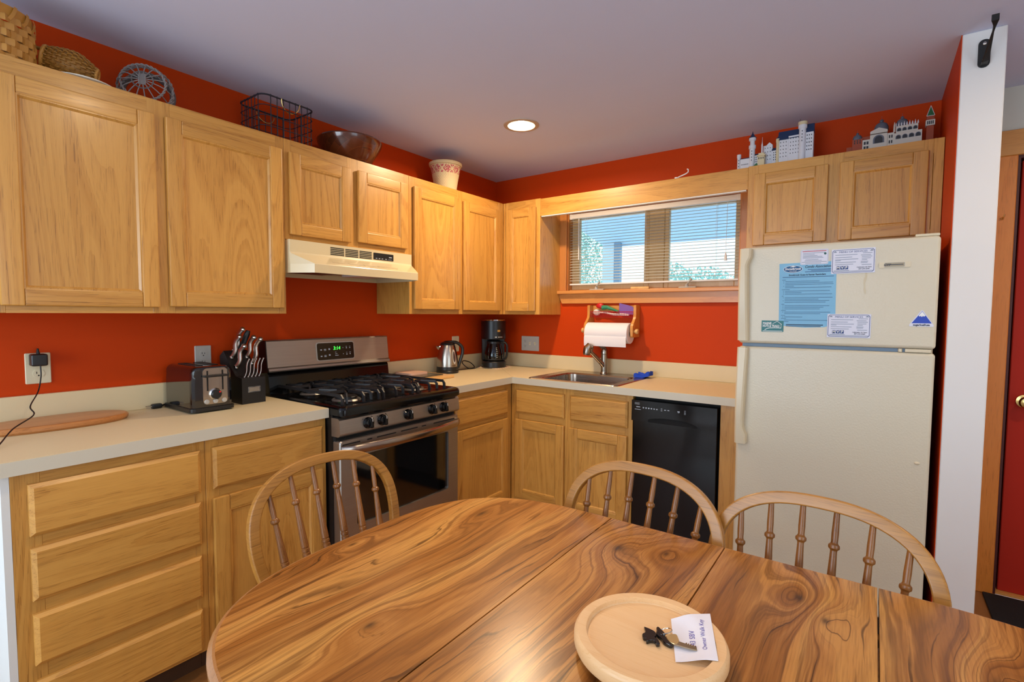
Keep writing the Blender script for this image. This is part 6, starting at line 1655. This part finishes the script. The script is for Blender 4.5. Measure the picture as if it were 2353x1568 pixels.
# ------------------------------------------------------------------ on the table
TCX, TCY = 2.2235, -2.4525
tr = thing('round_serving_board', 'round pale maple serving board with a rim groove on the table', 'serving board', (TCX, TCY, TZ0))
T_ = Matrix.Translation((TCX, TCY, TZ0))
mb = MB(); mb.lathe([(0.085, 0.0004), (0.090, 0.002), (0.090, 0.008), (0.118, 0.010), (0.124, 0.013), (0.1268, 0.020), (0.1268, 0.032), (0.1245, 0.037), (0.1215, 0.0400), (0.1075, 0.0400), (0.1058, 0.0392), (0.1055, 0.0320), (0.1035, 0.0300), (0.0995, 0.0305), (0.0, 0.0306)], T_, 72)
part('board', mb, MAPLE, tr, ang=30)
ZT_ = TZ0+0.0306
ev = thing('white_envelope', 'small white envelope with violet handwriting on the round serving board', 'envelope', (2.29, -2.415, ZT_))
E0, E1, E2, E3 = Vector((2.238, -2.383, 0)), Vector((2.294, -2.339, 0)), Vector((2.337, -2.459, 0)), Vector((2.280, -2.488, 0))
def EP(u, v, z):  # u along E0->E1, v along E0->E3
    p = (E0*(1-u)+E1*u)*(1-v)+(E3*(1-u)+E2*u)*v
    q_ = max(0.0, min(1.0, (math.hypot(p.x-TCX, p.y-TCY)-0.062)/0.040))
    w_ = 0.0012+0.0094*q_*q_*(3-2*q_)
    return Vector((p.x, p.y, ZT_+w_+z))
mb = MB(); n = 24
mb.rings([[EP(i/n, j/n, 0.0) for i in range(n+1)]+[EP(i/n, j/n, 0.0012) for i in range(n, -1, -1)] for j in range(n+1)])
part('sheet', mb, PAPER, ev)
def ET(body, u0, v0, size, bold=0.0):
    # the writing runs from the near edge towards the far edge
    return text_mesh(body, size, lambda a, b: EP(u0 - b*11.5, v0 - a*7.6, 0.0016), align='LEFT', shear=0.25, sx=0.88, bold=bold)
part('handwriting', ET('#43 SBV', 0.48, 0.72, 0.0165), INKPURPLE, ev, smooth=False)
part('handwriting', ET('Owner Walk Key', 0.74, 0.80, 0.0135), INKPURPLE, ev, smooth=False)
ky = thing('key_ring', 'brass key on a black moulded key fob lying across the envelope corner', 'keys', (2.245, -2.44, ZT_))
FOB = mat('glossy_black_fob', '#121213', 0.2, coat=0.4)
Z0 = ZT_+0.0006
def blob(pts, z0, z1, nm, m, bev=0.0012):
    mb = MB()
    cx = sum(p[0] for p in pts)/len(pts); cy = sum(p[1] for p in pts)/len(pts)
    def ins(s_): return [(cx+(x-cx)*s_, cy+(y-cy)*s_) for x, y in pts]
    mb.rings([[Vector((x, y, z)) for x, y in ins(s_)] for s_, z in ((0.95, z0), (1.0, z0+0.0012), (1.0, z1-0.0012), (0.94, z1))]); return part(nm, mb, m, ky)
def smooth(pts, n=5):
    P = [Vector((x, y, 0)) for x, y in pts]; out = []; N = len(P)
    for i in range(N):
        a, b, c, d = P[i-1], P[i], P[(i+1) % N], P[(i+2) % N]
        for k in range(n):
            t_ = k/n
            q = 0.5*((2*b)+(c-a)*t_+(2*a-5*b+4*c-d)*t_*t_+(3*b-a-3*c+d)*t_**3); out.append((q.x, q.y))
    return out
def PX(lst):  # from zoomed picture coordinates to the board surface (linear fit)
    o = []
    for u, v in lst:
        x = 1440+u*0.11478; y = 1380+v*0.11480
        o.append(UV2(x, y, Z0+0.003))
    return o
def UV2(u, v, z):
    d = fw + rt*((u-1176.5)/F_PX) - up*((v-784)/F_PX)
    c_ = Vector((2.5164, -3.2639, 1.3314)); t_ = (z-c_.z)/d.z
    p = c_+d*t_
    return (p.x, p.y)
blob(smooth(PX([(345, 560), (385, 565), (470, 600), (560, 650), (600, 720), (560, 770), (610, 800), (655, 860), (660, 905), (600, 905), (560, 840), (480, 830), (395, 850), (385, 790), (330, 770), (310, 700), (370, 660)])), Z0, Z0+0.006, 'fob', FOB)
blob(smooth(PX([(590, 650), (660, 700), (720, 740), (800, 770), (860, 830), (930, 880), (900, 935), (820, 910), (740, 860), (690, 790), (610, 720)])), Z0, Z0+0.006, 'fob', FOB)
blob(smooth(PX([(595, 580), (630, 565), (680, 610), (760, 690), (770, 730), (700, 730), (640, 690), (600, 640)])), Z0+0.001, Z0+0.0065, 'fob', FOB)
def ring_pts(c, r, z, tilt=0.35):
    return [(c[0]+r*math.cos(a), c[1]+r*math.sin(a), z+r*tilt*math.cos(a)) for a in [2*PI*k/28 for k in range(28)]]
rc_ = PX([(790, 660)])[0]
mb = MB(); mb.tube(ring_pts(rc_, 0.0095, Z0+0.007), 0.0009, 6, closed=True); part('split_ring', mb, CHROME, ky)
zk = ZT_+0.0062
def PXk(lst): return [UV2(1440+u*0.11478, 1380+v*0.11480, zk+0.001) for u, v in lst]
blob(smooth(PXk([(790, 730), (880, 690), (990, 690), (1030, 760), (1050, 830), (1010, 890), (930, 880), (850, 820)])), zk, zk+0.0022, 'key_bow', mat('worn_key_brass', '#e2c892', 0.38, 1.0))
mb = MB(); mb.rings([[Vector((x, y, z)) for x, y in PXk([(1020, 825), (1395, 950), (1410, 1010), (1350, 1000), (960, 890)])] for z in (zk+0.0003, zk+0.002)]); part('key_blade', mb, mat('nickel_key', '#b9ab8e', 0.3, 1.0), ky)
mb = MB()
for i in range(5):
    a = PXk([(1180+i*45, 870+i*15), (1210+i*45, 880+i*15), (1200+i*45, 856+i*15)])
    mb.rings([[Vector((x, y, z)) for x, y in a] for z in (zk+0.0003, zk+0.002)])
part('key_teeth', mb, BRASS, ky)
